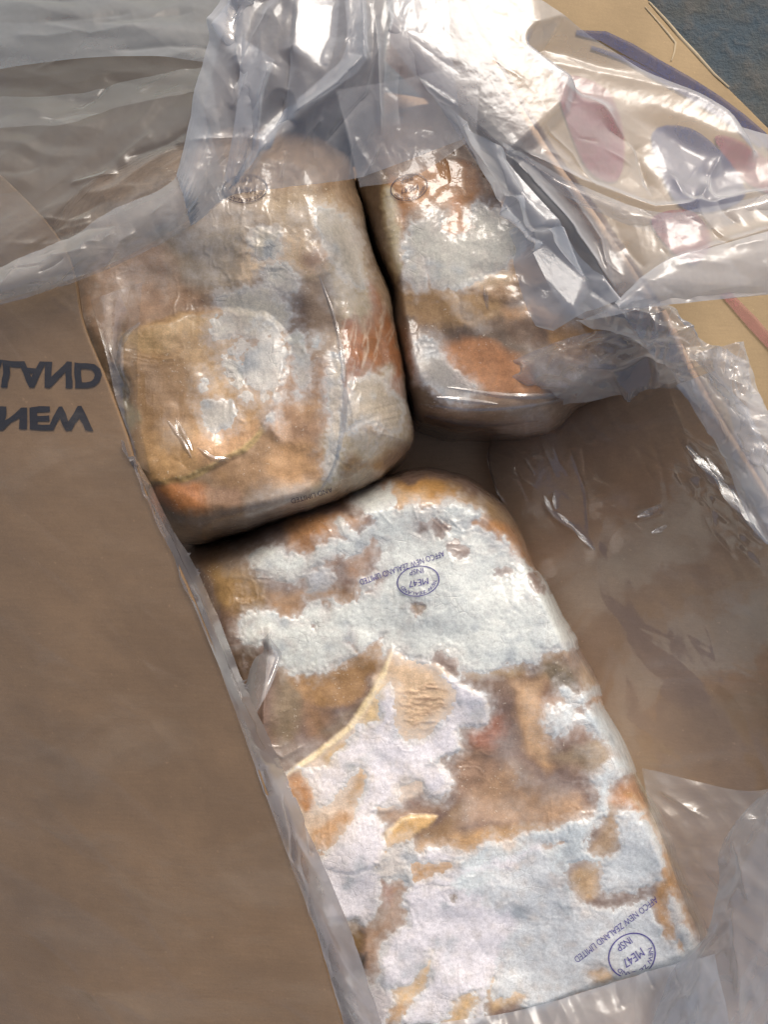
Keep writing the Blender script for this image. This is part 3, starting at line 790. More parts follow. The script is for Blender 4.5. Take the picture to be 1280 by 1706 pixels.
b(VC((390, 700), (500, 620), (520, 660), (430, 740)), (204, 164, 86), 7, 6)
b(VC((170, 850), (260, 790), (330, 950), (290, 1010), (240, 930)), (186, 128, 72), 5, 5)
b(VC((540, 760), (590, 800), (570, 930), (510, 970), (530, 860)), (196, 162, 120), 8, 6)
b(VC((400, 1020), (480, 990), (510, 1060), (400, 1180), (320, 1140)), (192, 152, 112), 10, 10)
b(VC((290, 1210), (400, 1180), (370, 1280), (280, 1280)), (182, 142, 110), 10, 8)
# lower flap, dark pocket and tan pieces
b(VE((280, 60), (370, 20), (700, 0), (560, 60), (440, 90), (320, 130)), (156, 132, 122), 12, 9)
b(VE((510, 210), (700, 110), (760, 0), (900, 60), (700, 240), (540, 270)), (134, 90, 72), 12, 8)
b(VE((530, 260), (800, 180), (1000, 160), (1280, 120), (1100, 260), (850, 290)), (192, 150, 98), 10, 6)
flapf = VE((660, 70), (600, 150), (500, 210), (400, 260), (380, 330), (300, 390), (350, 280), (380, 170), (460, 90), (560, 75))
b(flapf, (208, 168, 104), 5, 5, mm=1.2)
b(VE((300, 390), (345, 280), (375, 180), (460, 95), (560, 72), (655, 70)), (230, 212, 166), 4, 4, .7, width=8, mm=.4)
strip = VE((465, 335), (600, 335), (830, 330), (800, 370), (700, 420), (620, 465), (520, 465))
b(strip, (194, 148, 92), 5, 4, mm=.5)
b(VE((320, 470), (440, 430), (500, 500), (500, 680), (390, 770), (340, 860), (350, 1080), (290, 1090), (130, 700), (250, 690), (330, 600)), (136, 112, 106), 12, 8)
b(VE((340, 450), (400, 440), (410, 560), (340, 600), (320, 520)), (146, 110, 96), 8, 6)
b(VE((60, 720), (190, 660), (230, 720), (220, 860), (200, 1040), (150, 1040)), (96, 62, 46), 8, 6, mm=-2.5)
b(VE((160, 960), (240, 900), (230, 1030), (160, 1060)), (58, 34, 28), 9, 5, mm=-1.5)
b(VE((420, 1100), (560, 1000), (640, 870), (660, 920), (600, 1040), (560, 1160), (420, 1180)), (208, 176, 126), 8, 6)
b(VE((340, 1220), (440, 1180), (560, 1180), (440, 1280), (330, 1301)), (190, 146, 92), 8, 6)
b(VE((760, 1150), (900, 1110), (900, 1260), (700, 1300)), (200, 168, 118), 8, 6)
b(VE((1280, 560), (1200, 680), (1160, 800), (1090, 920), (1100, 1000), (1180, 900), (1280, 740)), (186, 154, 104), 8, 7)
b(VE((950, 1060), (1080, 980), (1180, 1050), (1200, 1150), (1000, 1220), (960, 1150)), (196, 166, 122), 10, 8)
b(VE((870, 0), (1000, 40), (900, 120), (760, 140)), (160, 130, 104), 12, 8, .6)
b([(966, 1446), (1000, 1440), (1000, 1480), (975, 1500), (950, 1470)], (182, 152, 112), 9, 6)
b([(985, 1625), (1010, 1618), (1020, 1630), (1000, 1640)], (190, 158, 116), 6, 4)
# right flank
b([(1045, 1320), (1075, 1345), (1105, 1420), (1140, 1500), (1160, 1560), (1165, 1590), (1130, 1590), (1095, 1540), (1090, 1500), (1098, 1450), (1080, 1380)], (184, 138, 84), 7, 6)
b([(1062, 1290), (1110, 1385), (1150, 1480), (1182, 1565), (1160, 1540), (1120, 1440), (1085, 1360)], (152, 140, 130), 6, 4)
b([(1050, 1265), (1085, 1330), (1100, 1370)], (168, 180, 172), 4, 4, width=14)
# veils of thin frost
B.veil(VD((220, 600), (300, 700), (400, 760), (360, 800), (290, 740)), .75)
B.veil(VD((170, 560), (260, 480), (300, 640), (220, 700)), .45)
B.veil(VD((420, 780), (560, 760), (600, 850), (420, 870)), .35)
B.veil(VD((0, 880), (110, 860), (100, 980), (0, 990)), .4)
B.veil(VD((600, 560), (740, 580), (740, 680), (620, 680)), .45, 16)
B.veil(VC((430, 440), (520, 460), (500, 560), (430, 540)), .4)
B.veil(VC((120, 640), (400, 640), (260, 760), (140, 830)), .55, 16)
B.veil(VE((380, 560), (500, 520), (490, 680), (390, 760)), .4, 16)
B.veil(VF((100, 620), (360, 640), (560, 700), (620, 800), (400, 820)), .5)
B.veil(VF((160, 560), (330, 470), (480, 440), (480, 560), (300, 640)), .5)
B.veil([(870, 900), (905, 960), (960, 1070), (1020, 1200), (1000, 1220), (930, 1060)], .55, 12)
B.veil(VE((930, 0), (1280, 0), (1280, 100), (900, 110)), .3)
# frost crust
f = B.rime
GW = (226, 230, 222); LW = (232, 228, 231)
f(VF((310, 570), (420, 530), (500, 570), (580, 600), (660, 590), (700, 540), (860, 500), (800, 400), (830, 400), (900, 470), (1000, 440), (1010, 380), (920, 280), (930, 200), (1040, 200), (1150, 340), (1280, 300), (1280, 590), (1180, 640), (1000, 700), (920, 740), (990, 780), (1010, 700), (1060, 560), (1010, 480), (940, 540), (860, 590), (780, 580), (720, 620), (600, 690), (530, 740), (400, 700), (310, 650)), col=GW)
f(VG((0, 230), (60, 330), (120, 345), (210, 330), (330, 310), (360, 270), (480, 270), (560, 340), (490, 400), (620, 470), (760, 600), (900, 720), (960, 780), (1080, 980), (1140, 1080), (1090, 1120), (920, 1160), (890, 1220), (760, 1225), (620, 1265), (480, 1245), (450, 1300), (330, 1270), (280, 1220), (200, 1190), (60, 1120), (0, 1100)), col=GW)
f(VF((620, 700), (700, 680), (760, 700), (740, 770), (660, 800), (640, 760)), noise=5, col=(212, 214, 214))
f(VF((210, 1040), (240, 920), (380, 930), (420, 950), (490, 990), (560, 960), (620, 860), (690, 870), (700, 900), (820, 870), (1000, 790), (1100, 740), (1280, 800), (1280, 1180), (1180, 1160), (1040, 1060), (960, 1130), (900, 1130), (870, 1050), (850, 1120), (870, 1160), (800, 1210), (740, 1250), (640, 1280), (480, 1260), (420, 1160), (380, 1060), (330, 1110), (240, 1080)), col=GW)
f(VC((140, 860), (250, 780), (420, 740), (540, 600), (600, 540), (690, 510), (680, 400), (740, 330), (790, 430), (800, 600), (900, 610), (1000, 560), (1060, 420), (1000, 240), (880, 180), (1000, 230), (1200, 360), (1255, 430), (1220, 520), (1110, 550), (1110, 650), (1010, 730), (1040, 850), (1000, 925), (920, 900), (900, 830), (800, 830), (790, 940), (720, 950), (640, 1000), (690, 1100), (690, 1280), (400, 1280), (520, 1040), (600, 900), (590, 780), (540, 760), (430, 900), (340, 960), (280, 800), (200, 830)), col=LW, lobes=5)
f(VE((0, 300), (160, 100), (290, 60), (300, 130), (350, 130), (330, 280), (300, 390), (320, 440), (330, 600), (250, 690), (190, 655), (60, 700), (0, 560)), col=LW)
f(VE((320, 400), (400, 260), (460, 250), (500, 210), (530, 290), (470, 300), (480, 340), (520, 470), (450, 420), (400, 440)), col=(224, 216, 206), noise=4, lobes=4)
f(VE((460, 290), (560, 285), (680, 275), (840, 290), (900, 285), (1100, 230), (1280, 180), (1280, 340), (1120, 400), (1000, 420), (820, 480), (640, 480), (510, 490), (620, 450), (820, 340), (560, 330), (470, 320)), col=LW, lobes=4, noise=5)
f(VE((510, 490), (700, 470), (1000, 410), (1280, 340), (1280, 560), (1180, 700), (1090, 900), (1070, 960), (950, 1070), (930, 1280), (880, 1280), (900, 1110), (760, 1150), (700, 1280), (440, 1290), (590, 1120), (660, 900), (640, 860), (560, 1000), (420, 1090), (380, 1180), (330, 1300), (230, 1290), (200, 1170), (350, 1100), (345, 880), (400, 780), (500, 690)), col=LW)
f(VE((160, 1040), (260, 1040), (280, 1100), (350, 1080), (380, 1180), (330, 1300), (220, 1300)), col=(200, 192, 190))
f(VD((520, 320), (540, 300), (590, 345), (660, 310), (700, 330), (610, 370), (560, 410), (600, 430), (690, 400), (770, 420), (830, 530), (860, 680), (800, 730), (740, 780), (730, 900), (640, 1000), (620, 1090), (700, 1150), (740, 1190), (640, 1180), (560, 1170), (560, 1240), (280, 1240), (120, 1290), (0, 1290), (0, 1200), (280, 1180), (520, 1060), (480, 1040), (300, 1110), (90, 1190), (0, 1170), (0, 1120), (120, 1090), (300, 1030), (480, 990), (580, 970), (690, 900), (700, 800), (660, 760), (690, 720), (790, 660), (750, 570), (680, 520), (610, 480), (540, 500), (480, 540), (445, 500), (450, 410), (530, 380)), col=(214, 222, 222), noise=5, lobes=5)
f(VD((790, 930), (830, 920), (920, 960), (975, 1060), (985, 1160), (940, 1270), (700, 1290), (690, 1200), (760, 1130), (800, 1080)), col=(206, 211, 212))
f([(800, 1500), (850, 1440), (900, 1420), (960, 1500), (1010, 1520), (1080, 1500), (1090, 1545), (1140, 1590), (1130, 1612), (1000, 1648), (880, 1680), (880, 1650), (820, 1660), (830, 1600), (860, 1530)], col=(208, 212, 213))
f([(1117, 1500), (1130, 1505), (1140, 1540), (1165, 1575), (1160, 1600), (1150, 1590), (1128, 1550)], noise=3, lobes=3, col=(220, 220, 214))
h = lambda p, n=4: B.rime(p, noise=n, hole=True, lobes=3)
h(VG((165, 870), (245, 880), (235, 915), (205, 940), (180, 910)))
h(VG((205, 410), (250, 430), (240, 450), (205, 450)))
h(VG((290, 390), (380, 410), (340, 470), (300, 460)))
h(VG((380, 530), (440, 510), (490, 580), (440, 600), (390, 560)))
h(VG((280, 1160), (400, 1170), (440, 1210), (440, 1290), (330, 1270), (285, 1220)), 6)
h(VG((680, 670), (740, 680), (730, 695), (680, 690)))
h(VG((850, 700), (900, 720), (940, 800), (900, 790)))
h(VC((320, 0), (330, 5), (330, 10)))
h(VC((170, 850), (260, 790), (330, 950), (290, 1010), (240, 930)), 3)
h(VC((390, 1020), (490, 990), (510, 1060), (400, 1180), (320, 1140)), 6)
h(VC((800, 330), (1060, 310), (1060, 480), (900, 580), (800, 560)), 8)
h([(951, 1445), (1000, 1440), (1000, 1480), (975, 1500), (950, 1470)], 5)
h([(985, 1622), (1010, 1618), (1020, 1630), (1000, 1640)], 3)
h(VE((760, 535), (785, 540), (770, 560)), 2)
B.paint(VG((165, 870), (245, 880), (235, 915), (205, 940), (180, 910)), (140, 116, 86), 4, 3, mm=-1)
rr = random.Random(12)
for q in range(40):                                   # curled wrinkles in the slab's fat
    x0 = 770 + rr.uniform(0, 220); y0 = 290 + rr.uniform(0, 270); l = rr.uniform(40, 130); pts = [(x0 + l * k / 5, y0 + rr.uniform(-6, 6) + 5 * math.sin(k * 1.1 + q * 2.4)) for k in range(6) if x0 + l * k / 5 < 1065]
    if len(pts) < 3: continue
    B.paint(VC(*[(a, c + 9) for a, c in pts]), (184, 150, 120), 1.5, 2, rr.uniform(.3, .8), width=rr.uniform(1.6, 3.2), fine=.8)
    B.ridge(VC(*pts), rr.uniform(1.2, 2.0), rr.uniform(.15, .5))
B.ridge([(449, 1035), (447, 1100), (440, 1170), (438, 1240)], 5, 3.2)
B.ridge([(440, 1240), (470, 1262), (510, 1240)], 4, 1.5)
B.ridge([(870, 870), (905, 960), (955, 1060), (1010, 1180), (1060, 1290), (1110, 1400), (1150, 1500)], 3, 1.2)
B.ridge([(1060, 1300), (1100, 1390), (1140, 1480), (1168, 1560)], 2.5, 1.3)
rr = random.Random(5)
for q in range(26):
    x, y = rr.uniform(430, 860), rr.uniform(800, 900); a = rr.uniform(-2.4, -1.7)
    B.ridge([(x, y), (x + 40 * math.cos(a), y + 40 * math.sin(a))], 1.6, rr.uniform(.25, .7))
B.build([(slab, 'fat_slab', 1.5), (flapf, 'fat_flap', 2.0), (strip, 'fat_strip', 1.2)])

def crease(blk, pts, width=7, hmm=1.4, mat=None):
    """a tight raised crease of wrapper film: a narrow tent that tapers at both ends"""
    p = smooth_open(pts, 7); t = np.gradient(p, axis=0); t /= np.hypot(*t.T)[:, None] + 1e-9; nrm = np.stack([-t[:, 1], t[:, 0]], 1)
    k = len(p); tap = np.sin(np.linspace(.12, np.pi - .12, k)) ** .7
    cs = np.array([-1, -.55, -.2, 0, .2, .55, 1]); hh = np.array([0, .35, .85, 1, .85, .35, 0])
    jit = 1 + .35 * vnoise(p[:, 0] / 9, p[:, 1] / 9, 4)
    Pxy = p[:, None] + nrm[:, None] * (cs[None, :, None] * (width * tap * jit)[:, None, None] / 2)
    z = blk.zf(Pxy[..., 0].ravel(), Pxy[..., 1].ravel()).reshape(k, 7) + (.0004 + hh[None] * (hmm * tap * jit)[:, None] * .001)
    return link('wrapper_crease', mesh('wrapper_crease', world(Pxy[..., 0], Pxy[..., 1], z).reshape(-1, 3), gridfaces(k, 7)), mat or M_CREASE, blk.obj)

def smooth_open(pts, n=6):
    p = np.array(pts, float); q = np.concatenate([[2 * p[0] - p[1]], p, [2 * p[-1] - p[-2]]]); out = []
    for i in range(1, len(q) - 2):
        a, b_, c, d = q[i - 1:i + 3]
        for k in range(n):
            t = k / n; out.append(.5 * (2 * b_ + (c - a) * t + (2 * a - 5 * b_ + 4 * c - d) * t * t + (3 * b_ - a - 3 * c + d) * t ** 3))
    return np.array(out + [p[-1]])

# ---- the left block
L = Block('brown meat block at the upper left with a tan fat disc',
    [(84, 470), (112, 620), (160, 735), (212, 825), (268, 886), (330, 908), (400, 898), (470, 873), (560, 833), (622, 801), (668, 766), (690, 722), (687, 640), (662, 555), (624, 420), (594, 310), (570, 260), (480, 210), (340, 220), (160, 300), (80, 390)],
    [(160, 480), (196, 620), (245, 745), (282, 805), (350, 838), (450, 828), (520, 805), (556, 750), (572, 690), (560, 560), (530, 430), (505, 330), (480, 280), (360, 280), (200, 350)],
    .03, .07, (152, 128, 102), 1.08, 5, thin=.14, lump=.30, fh=.4, cw=10.)
b = L.paint
b(V3((0, 430), (300, 300), (420, 420), (520, 520), (360, 580), (200, 640), (60, 640)), (156, 126, 98), 24, 14)
b(V3((300, 400), (430, 440), (540, 500), (420, 520), (330, 480)), (134, 98, 76), 24, 14, .7)
b(V3((400, 250), (640, 200), (640, 330), (600, 460), (500, 470), (380, 380)), (150, 136, 116), 28, 14)
b(V3((620, 330), (760, 240), (900, 300), (960, 340), (920, 420), (840, 420), (700, 400), (620, 460)), (212, 188, 152), 14, 10, mm=1.6)
b(V3((840, 330), (920, 310), (950, 360), (900, 400), (850, 390)), (156, 124, 96), 14, 9)
b(V3((800, 520), (850, 480), (880, 600), (840, 640), (800, 620)), (104, 86, 70), 12, 7)
disc = V3((190, 650), (280, 600), (380, 570), (480, 545), (560, 545), (700, 560), (790, 640), (795, 700), (760, 840), (730, 920), (680, 1000), (600, 1080), (500, 1120), (400, 1160), (300, 1180), (240, 1190), (215, 1100), (190, 960), (170, 800))
b(disc, (178, 142, 96), 7, 3, mm=2.4)
b(V3((200, 640), (380, 580), (540, 560), (500, 640), (380, 680), (250, 690)), (206, 174, 124), 12, 9)
b(V3((380, 640), (560, 640), (660, 800), (600, 860), (460, 800)), (180, 146, 98), 20, 12)
b(V3((250, 720), (400, 800), (430, 900), (380, 1000), (250, 980), (200, 840)), (128, 102, 72), 30, 14, .8)
b(V3((450, 1000), (600, 960), (690, 960), (620, 1060), (520, 1110), (450, 1080)), (190, 148, 104), 12, 9)
b(V3((240, 1190), (330, 1180), (420, 1162), (530, 1112), (630, 1058), (700, 990), (745, 900)), (196, 172, 112), 3, 1.5, width=10, mm=.4, fine=.5)
b(V3((700, 970), (730, 900), (790, 720), (900, 700), (960, 800), (970, 1000), (900, 1080), (760, 1040)), (154, 122, 90), 12, 7, mm=1.2)
b(V3((730, 940), (800, 960), (800, 1040), (760, 1040)), (206, 172, 142), 10, 7)
b(V3((820, 860), (940, 860), (930, 940), (840, 940)), (166, 132, 92), 16, 9)
b(V3((500, 1120), (640, 1060), (700, 1000), (800, 1100), (760, 1180), (640, 1220), (540, 1180)), (142, 104, 78), 12, 8)
b(V3((740, 1060), (900, 1040), (920, 1160), (820, 1200), (740, 1160)), (178, 136, 88), 14, 9)
b(V3((280, 1200), (420, 1170), (500, 1190), (500, 1270), (380, 1290), (300, 1250)), (176, 116, 66), 12, 9)
b(V3((480, 1180), (600, 1200), (620, 1280), (500, 1290)), (132, 104, 82), 12, 9)
b(V3((330, 1290), (600, 1300), (760, 1290), (700, 1380), (480, 1400), (380, 1370)), (104, 78, 58), 14, 9)
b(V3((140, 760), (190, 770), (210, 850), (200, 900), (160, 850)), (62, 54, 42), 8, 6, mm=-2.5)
b(V3((190, 880), (230, 900), (245, 950), (200, 980)), (118, 118, 92), 8, 6)
# right flank
b(V3((950, 360), (1060, 330), (1110, 450), (1100, 560), (1000, 600), (960, 480)), (162, 152, 138), 16, 10)
b(V3((1090, 540), (1110, 440), (1190, 600), (1225, 760), (1230, 880), (1200, 840), (1150, 760), (1080, 800), (1075, 600)), (156, 98, 52), 9, 10, fine=5)
b(V3((985, 610), (1060, 580), (1075, 700), (1060, 860), (1020, 900), (1000, 760)), (152, 94, 52), 8, 9, fine=5)
b(V3((1000, 900), (1150, 760), (1220, 880), (1245, 960), (1200, 1060), (1100, 1100), (1000, 1080)), (148, 138, 124), 12, 12, fine=6)
b(V3((1080, 980), (1160, 970), (1150, 1010), (1100, 1010)), (134, 94, 58), 6, 6)
b(V3((980, 1080), (1100, 1090), (1190, 1070), (1080, 1170), (960, 1210)), (120, 86, 58), 12, 9)
b(V3((920, 1000), (1000, 1000), (980, 1150), (900, 1240), (850, 1240), (930, 1150)), (152, 146, 136), 14, 9)
b(V3((700, 130), (900, 120), (1010, 160), (1040, 240), (900, 260), (740, 230)), (158, 142, 118), 20, 12)
b(V3((940, 200), (1010, 220), (1010, 290), (950, 300)), (116, 102, 98), 16, 9)
L.veil(V3((360, 140), (720, 150), (640, 330), (560, 460), (400, 380)), .8, 40, 20)
L.veil(V3((20, 430), (200, 330), (400, 380), (200, 520), (60, 600)), .6, 40, 20)
L.veil(V3((820, 180), (1020, 180), (1080, 400), (1100, 560), (980, 560), (900, 380), (860, 280)), .85, 30, 16)
L.veil(V3((560, 480), (780, 440), (800, 640), (760, 840), (620, 860), (560, 720)), .9, 24, 16)
L.veil(V3((640, 250), (760, 260), (780, 340), (660, 360)), .6, 20, 12)
L.veil(V3((320, 960), (400, 960), (420, 1040), (330, 1050)), .4, 20, 12)
L.veil(V3((500, 900), (600, 890), (590, 970), (500, 970)), .6, 20, 12)
L.veil(V3((900, 650), (980, 650), (1000, 900), (970, 1100), (900, 1200), (900, 1000), (920, 850)), .5, 22, 12)
L.veil(V3((1010, 800), (1160, 780), (1230, 900), (1190, 1050), (1020, 1060)), .7, 22, 14)
L.veil(V3((680, 1180), (900, 1190), (860, 1280), (660, 1300)), .45, 18, 12)
L.veil(V3((150, 900), (230, 900), (240, 960), (190, 980)), .4, 16, 10)
L.veil(V3((330, 1310), (700, 1300), (660, 1340), (400, 1350)), .35, 18, 10)
L.veil(V3((440, 280), (600, 260), (560, 420), (430, 400)), .5, 30, 16)
f = L.rime
for p, c in ((((650, 690), (720, 650), (780, 690), (775, 770), (760, 820), (690, 840), (640, 790)), (228, 224, 212)), (((515, 590), (560, 550), (640, 565), (630, 615), (560, 650), (525, 635)), (226, 220, 204)),
             (((550, 480), (640, 455), (720, 470), (790, 540), (770, 640), (700, 665), (640, 640), (560, 545)), (222, 212, 190)), (((800, 640), (830, 625), (860, 650), (845, 690), (810, 680)), (206, 204, 190)),
             (((570, 730), (650, 750), (650, 825), (585, 810)), (222, 216, 200)), (((690, 240), (760, 250), (770, 330), (700, 350), (660, 300)), (214, 202, 178)), (((740, 380), (800, 400), (810, 470), (750, 470), (700, 430)), (222, 214, 196)),
             (((480, 890), (570, 880), (590, 960), (520, 980)), (196, 190, 178)), (((900, 180), (1000, 200), (1060, 340), (1080, 480), (1000, 420), (920, 300)), (190, 182, 166)), (((950, 700), (990, 760), (1000, 950), (960, 1100), (930, 1150), (950, 950)), (196, 184, 164)),
             (((1040, 830), (1150, 790), (1210, 900), (1190, 1000), (1080, 960), (1030, 1000)), (188, 174, 152)), (((820, 700), (870, 690), (880, 800), (830, 820)), (190, 184, 172))):
    f(V3(*p), col=c, cell=8, lobes=6, noise=9)
rr2 = random.Random(31)
for q in range(46):
    t_ = rr2.random(); x = 600 + 210 * t_ + rr2.gauss(0, 55); y = 560 + 330 * rr2.random() + rr2.gauss(0, 30); d_ = rr2.uniform(7, 24)
    f(V3(*[(x + d_ * rr2.uniform(.6, 1.3) * math.cos(a), y + d_ * rr2.uniform(.6, 1.3) * math.sin(a)) for a in (0, 1.1, 2.1, 3.1, 4.2, 5.2)]), col=(232, 228, 216), cell=6, lobes=3, noise=3)
LC = []
for a in ([(770, 360), (800, 440), (830, 500), (870, 580), (890, 650)], [(910, 420), (960, 560), (990, 700), (1005, 860), (990, 1010), (960, 1130), (900, 1230)],
          [(350, 950), (400, 1020), (440, 1090)], [(380, 945), (440, 1060)], [(490, 1110), (560, 1180), (630, 1240)], [(690, 990), (740, 1090), (780, 1180)],
          [(200, 640), (190, 720), (200, 830), (240, 910)], [(150, 780), (190, 650), (250, 590)], [(165, 800), (150, 730), (180, 640)], [(460, 1050), (520, 1090), (575, 1090)], [(240, 620), (290, 650)]):
    LC.append(V3(*a))
for q in range(40):
    t = rr.random(); x, y = 985 + 210 * rr.random(), 560 + 560 * t; a = R(100 - 20 * rr.random())
    l = rr.uniform(50, 150); L.ridge(V3((x, y), (x + l * .5 * math.cos(a) + 6, y + l * .5 * math.sin(a)), (x - 10 + l * math.cos(a), y + l * math.sin(a))), 1.7, rr.uniform(.35, 1.0))
for q in range(30):
    x, y = 990 + 215 * rr.random(), 480 + 520 * rr.random(); a = R(103 - 16 * rr.random()); l = rr.uniform(60, 170)
    L.paint(V3((x, y), (x + l * .5 * math.cos(a) + 6, y + l * .5 * math.sin(a)), (x - 10 + l * math.cos(a), y + l * math.sin(a))), (190, 174, 156), 1.6, 2, rr.uniform(.35, .8), width=rr.uniform(2, 4.5), fine=1.2)
L.build([(disc, 'fat_disc', 1.4)])
for q, a in enumerate(LC): crease(L, a, 9, .7) if q in (1, 2, 3, 7, 9) else None

# ---- the upper right block
Q = Block('smaller meat block at the upper right partly under crumpled film',
    [(588, 300), (612, 390), (640, 480), (665, 590), (690, 690), (740, 712), (830, 732), (915, 725), (960, 692), (1020, 660), (1110, 640), (1150, 620), (1120, 550), (1000, 400), (860, 240), (760, 170), (620, 200)],
    [(650, 300), (665, 420), (686, 560), (715, 640), (800, 668), (900, 652), (1000, 605), (1040, 560), (960, 420), (830, 280), (740, 220), (660, 240)],
    -.008, .07, (128, 104, 82), 1.1, 8, thin=.08, lump=.3, fh=.6)
b = Q.paint
b(V4((60, 100), (150, 90), (180, 300), (230, 480), (180, 560), (120, 380)), (72, 58, 42), 16, 9)
b(V4((130, 100), (160, 110), (175, 260), (160, 280)), (120, 84, 46), 8, 6)
b(V4((170, 100), (400, 50), (420, 170), (380, 190), (230, 190), (200, 270), (175, 200)), (148, 104, 58), 9, 8)
b(V4((140, 150), (180, 140), (190, 320), (170, 400), (150, 260)), (150, 146, 136), 8, 8)
b(V4((200, 430), (330, 400), (420, 440), (500, 470), (440, 540), (300, 540), (210, 500)), (134, 94, 64), 12, 9)
b(V4((330, 540), (420, 540), (520, 560), (560, 620), (420, 590)), (92, 78, 72), 12, 8)
b(V4((330, 580), (440, 590), (560, 640), (610, 720), (560, 740), (380, 720), (330, 660)), (176, 118, 66), 10, 8)
b(V4((380, 410), (540, 390), (620, 420), (520, 450), (400, 440)), (140, 110, 78), 10, 8, mm=1)
b(V4((490, 310), (600, 320), (640, 420), (500, 400), (400, 400)), (168, 142, 112), 16, 10)
b(V4((360, 390), (480, 330), (520, 400), (420, 430)), (196, 176, 146), 10, 8)
b(V4((490, 490), (600, 480), (700, 560), (640, 560), (540, 540)), (174, 134, 88), 14, 9)
b(V4((510, 520), (600, 520), (660, 640), (600, 640), (530, 580)), (100, 78, 62), 12, 8)
b(V4((640, 560), (780, 540), (760, 640), (690, 660)), (160, 120, 64), 12, 8)
b(V4((540, 400), (640, 410), (660, 450), (560, 440)), (84, 70, 62), 12, 7)
b(V4((270, 720), (560, 760), (740, 760), (660, 840), (520, 880), (300, 830)), (124, 104, 84), 16, 9)
b(V4((230, 790), (420, 830), (500, 860), (300, 850)), (72, 56, 44), 12, 8)
b(V4((230, 640), (260, 700), (340, 760), (280, 790), (220, 740)), (92, 70, 54), 12, 8)
Q.veil(V4((220, 560), (330, 560), (340, 680), (420, 740), (300, 730), (240, 660)), .7, 14, 10)
Q.veil(V4((520, 440), (680, 460), (720, 540), (600, 520)), .65, 20, 10)
Q.veil(V4((560, 600), (640, 640), (800, 640), (820, 720), (640, 720)), .7, 16, 10)
Q.veil(V4((150, 150), (190, 180), (195, 380), (165, 330)), .5, 10, 8)
Q.veil(V4((300, 430), (340, 440), (460, 540), (420, 560), (360, 500)), .55, 8, 4)
Q.veil(V4((520, 800), (640, 790), (620, 860), (500, 870)), .4, 16, 8)
f = Q.rime
f(V4((230, 240), (300, 200), (330, 210), (330, 260), (380, 260), (410, 190), (440, 180), (560, 270), (530, 330), (420, 400), (360, 420), (300, 420), (270, 350), (260, 420), (215, 400), (205, 330)), col=(196, 194, 182))
f(V4((240, 600), (300, 590), (330, 660), (400, 730), (340, 750), (260, 700)), col=(172, 166, 156))
Q.rime(V4((320, 220), (350, 150), (375, 210), (410, 240), (370, 265), (325, 260)), hole=True, noise=5)
Q.paint(V4((340, 150), (370, 170), (375, 210), (410, 240), (370, 268), (318, 258), (340, 210)), (168, 112, 62), 6, 6)
QC = []
for a in ([(270, 330), (310, 430), (350, 500), (400, 555), (470, 560)], [(320, 410), (380, 350), (440, 300)], [(350, 430), (420, 405), (500, 390)], [(440, 500), (480, 480), (520, 455)],
          [(480, 490), (530, 560), (560, 640), (600, 690)], [(250, 770), (400, 790), (560, 780), (700, 750)], [(240, 800), (420, 830), (600, 820)], [(330, 720), (500, 745), (650, 745), (820, 730)], [(300, 750), (480, 770)],
          [(440, 420), (450, 490)], [(560, 400), (500, 440), (440, 500)]):
    QC.append(V4(*a))
Q.build()
for a in QC[5:10]: crease(Q, a, 9, .7)

def tension(blk, n, seed, region=None):
    rt = random.Random(seed); c = np.nonzero((blk.sd > 8) & (blk.t < .93) & (blk.t > .25))[0]
    for _ in range(n):
        k = c[rt.randrange(len(c))]; x, y = float(blk.X[k]), float(blk.Y[k]); dx, dy = float(blk.NX[k]) - x, float(blk.NY[k]) - y
        a = math.atan2(dy, dx) + rt.uniform(-.5, .5); l = rt.uniform(28, 85)
        crease(blk, [(x - .5 * l * math.cos(a), y - .5 * l * math.sin(a)), (x + rt.uniform(-4, 4), y + rt.uniform(-4, 4)), (x + .5 * l * math.cos(a + .2), y + .5 * l * math.sin(a + .2))], rt.uniform(4, 7), rt.uniform(.25, .55))

# ---- stamps on the wrappers
def stamp(blk, line, oval, ang, hline, ink, oval_ax, parent_only=None):
    """line: start,end of the company line; oval: centre; ang: reading direction in degrees (picture, y down)"""
    P = blk.obj
    if line:
        letters_on('company_print', 'AFFCO NEW ZEALAND LIMITED', line[0], line[1], hline, blk.zf, ink, P)
    cx, cy = oval; ax, ay = oval_ax; b = np.array([math.cos(R(ang)), math.sin(R(ang))]); up = np.array([b[1], -b[0]])
    c = np.array([cx, cy])
    th = np.linspace(0, 2 * np.pi, 97)
    ring = []
    for rr_ in (1.0, .945):
        ring.append(c + np.cos(th)[:, None] * ax * rr_ * b + np.sin(th)[:, None] * ay * rr_ * up)
    G = np.stack(ring); z = blk.zf(G[..., 0].ravel(), G[..., 1].ravel())
    st = link('inspection_stamp', mesh('inspection_stamp', world(G[..., 0].ravel(), G[..., 1].ravel(), z + .0008), gridfaces(2, 97), smooth=False), ink, P)
    def on_arc(V, w):
        t = V[:, 0] / w; a = R(168) - t * R(156); k = .70 + V[:, 1] * .19
        return c + (np.cos(a) * ax * k)[:, None] * b + (np.sin(a) * ay * k)[:, None] * up
    letters_on('lettering', 'NEW ZEALAND', (0, 0), (1, 0), 1, blk.zf, ink, st, warp=on_arc, bold=.01)
    letters_on('lettering', 'ME47', c - b * ax * .47 - up * ay * .10, c + b * ax * .47 - up * ay * .10, ay * .42, blk.zf, ink, st)
    letters_on('lettering', 'INSP', c - b * ax * .33 - up * ay * .80, c + b * ax * .33 - up * ay * .80, ay * .34, blk.zf, ink, st)

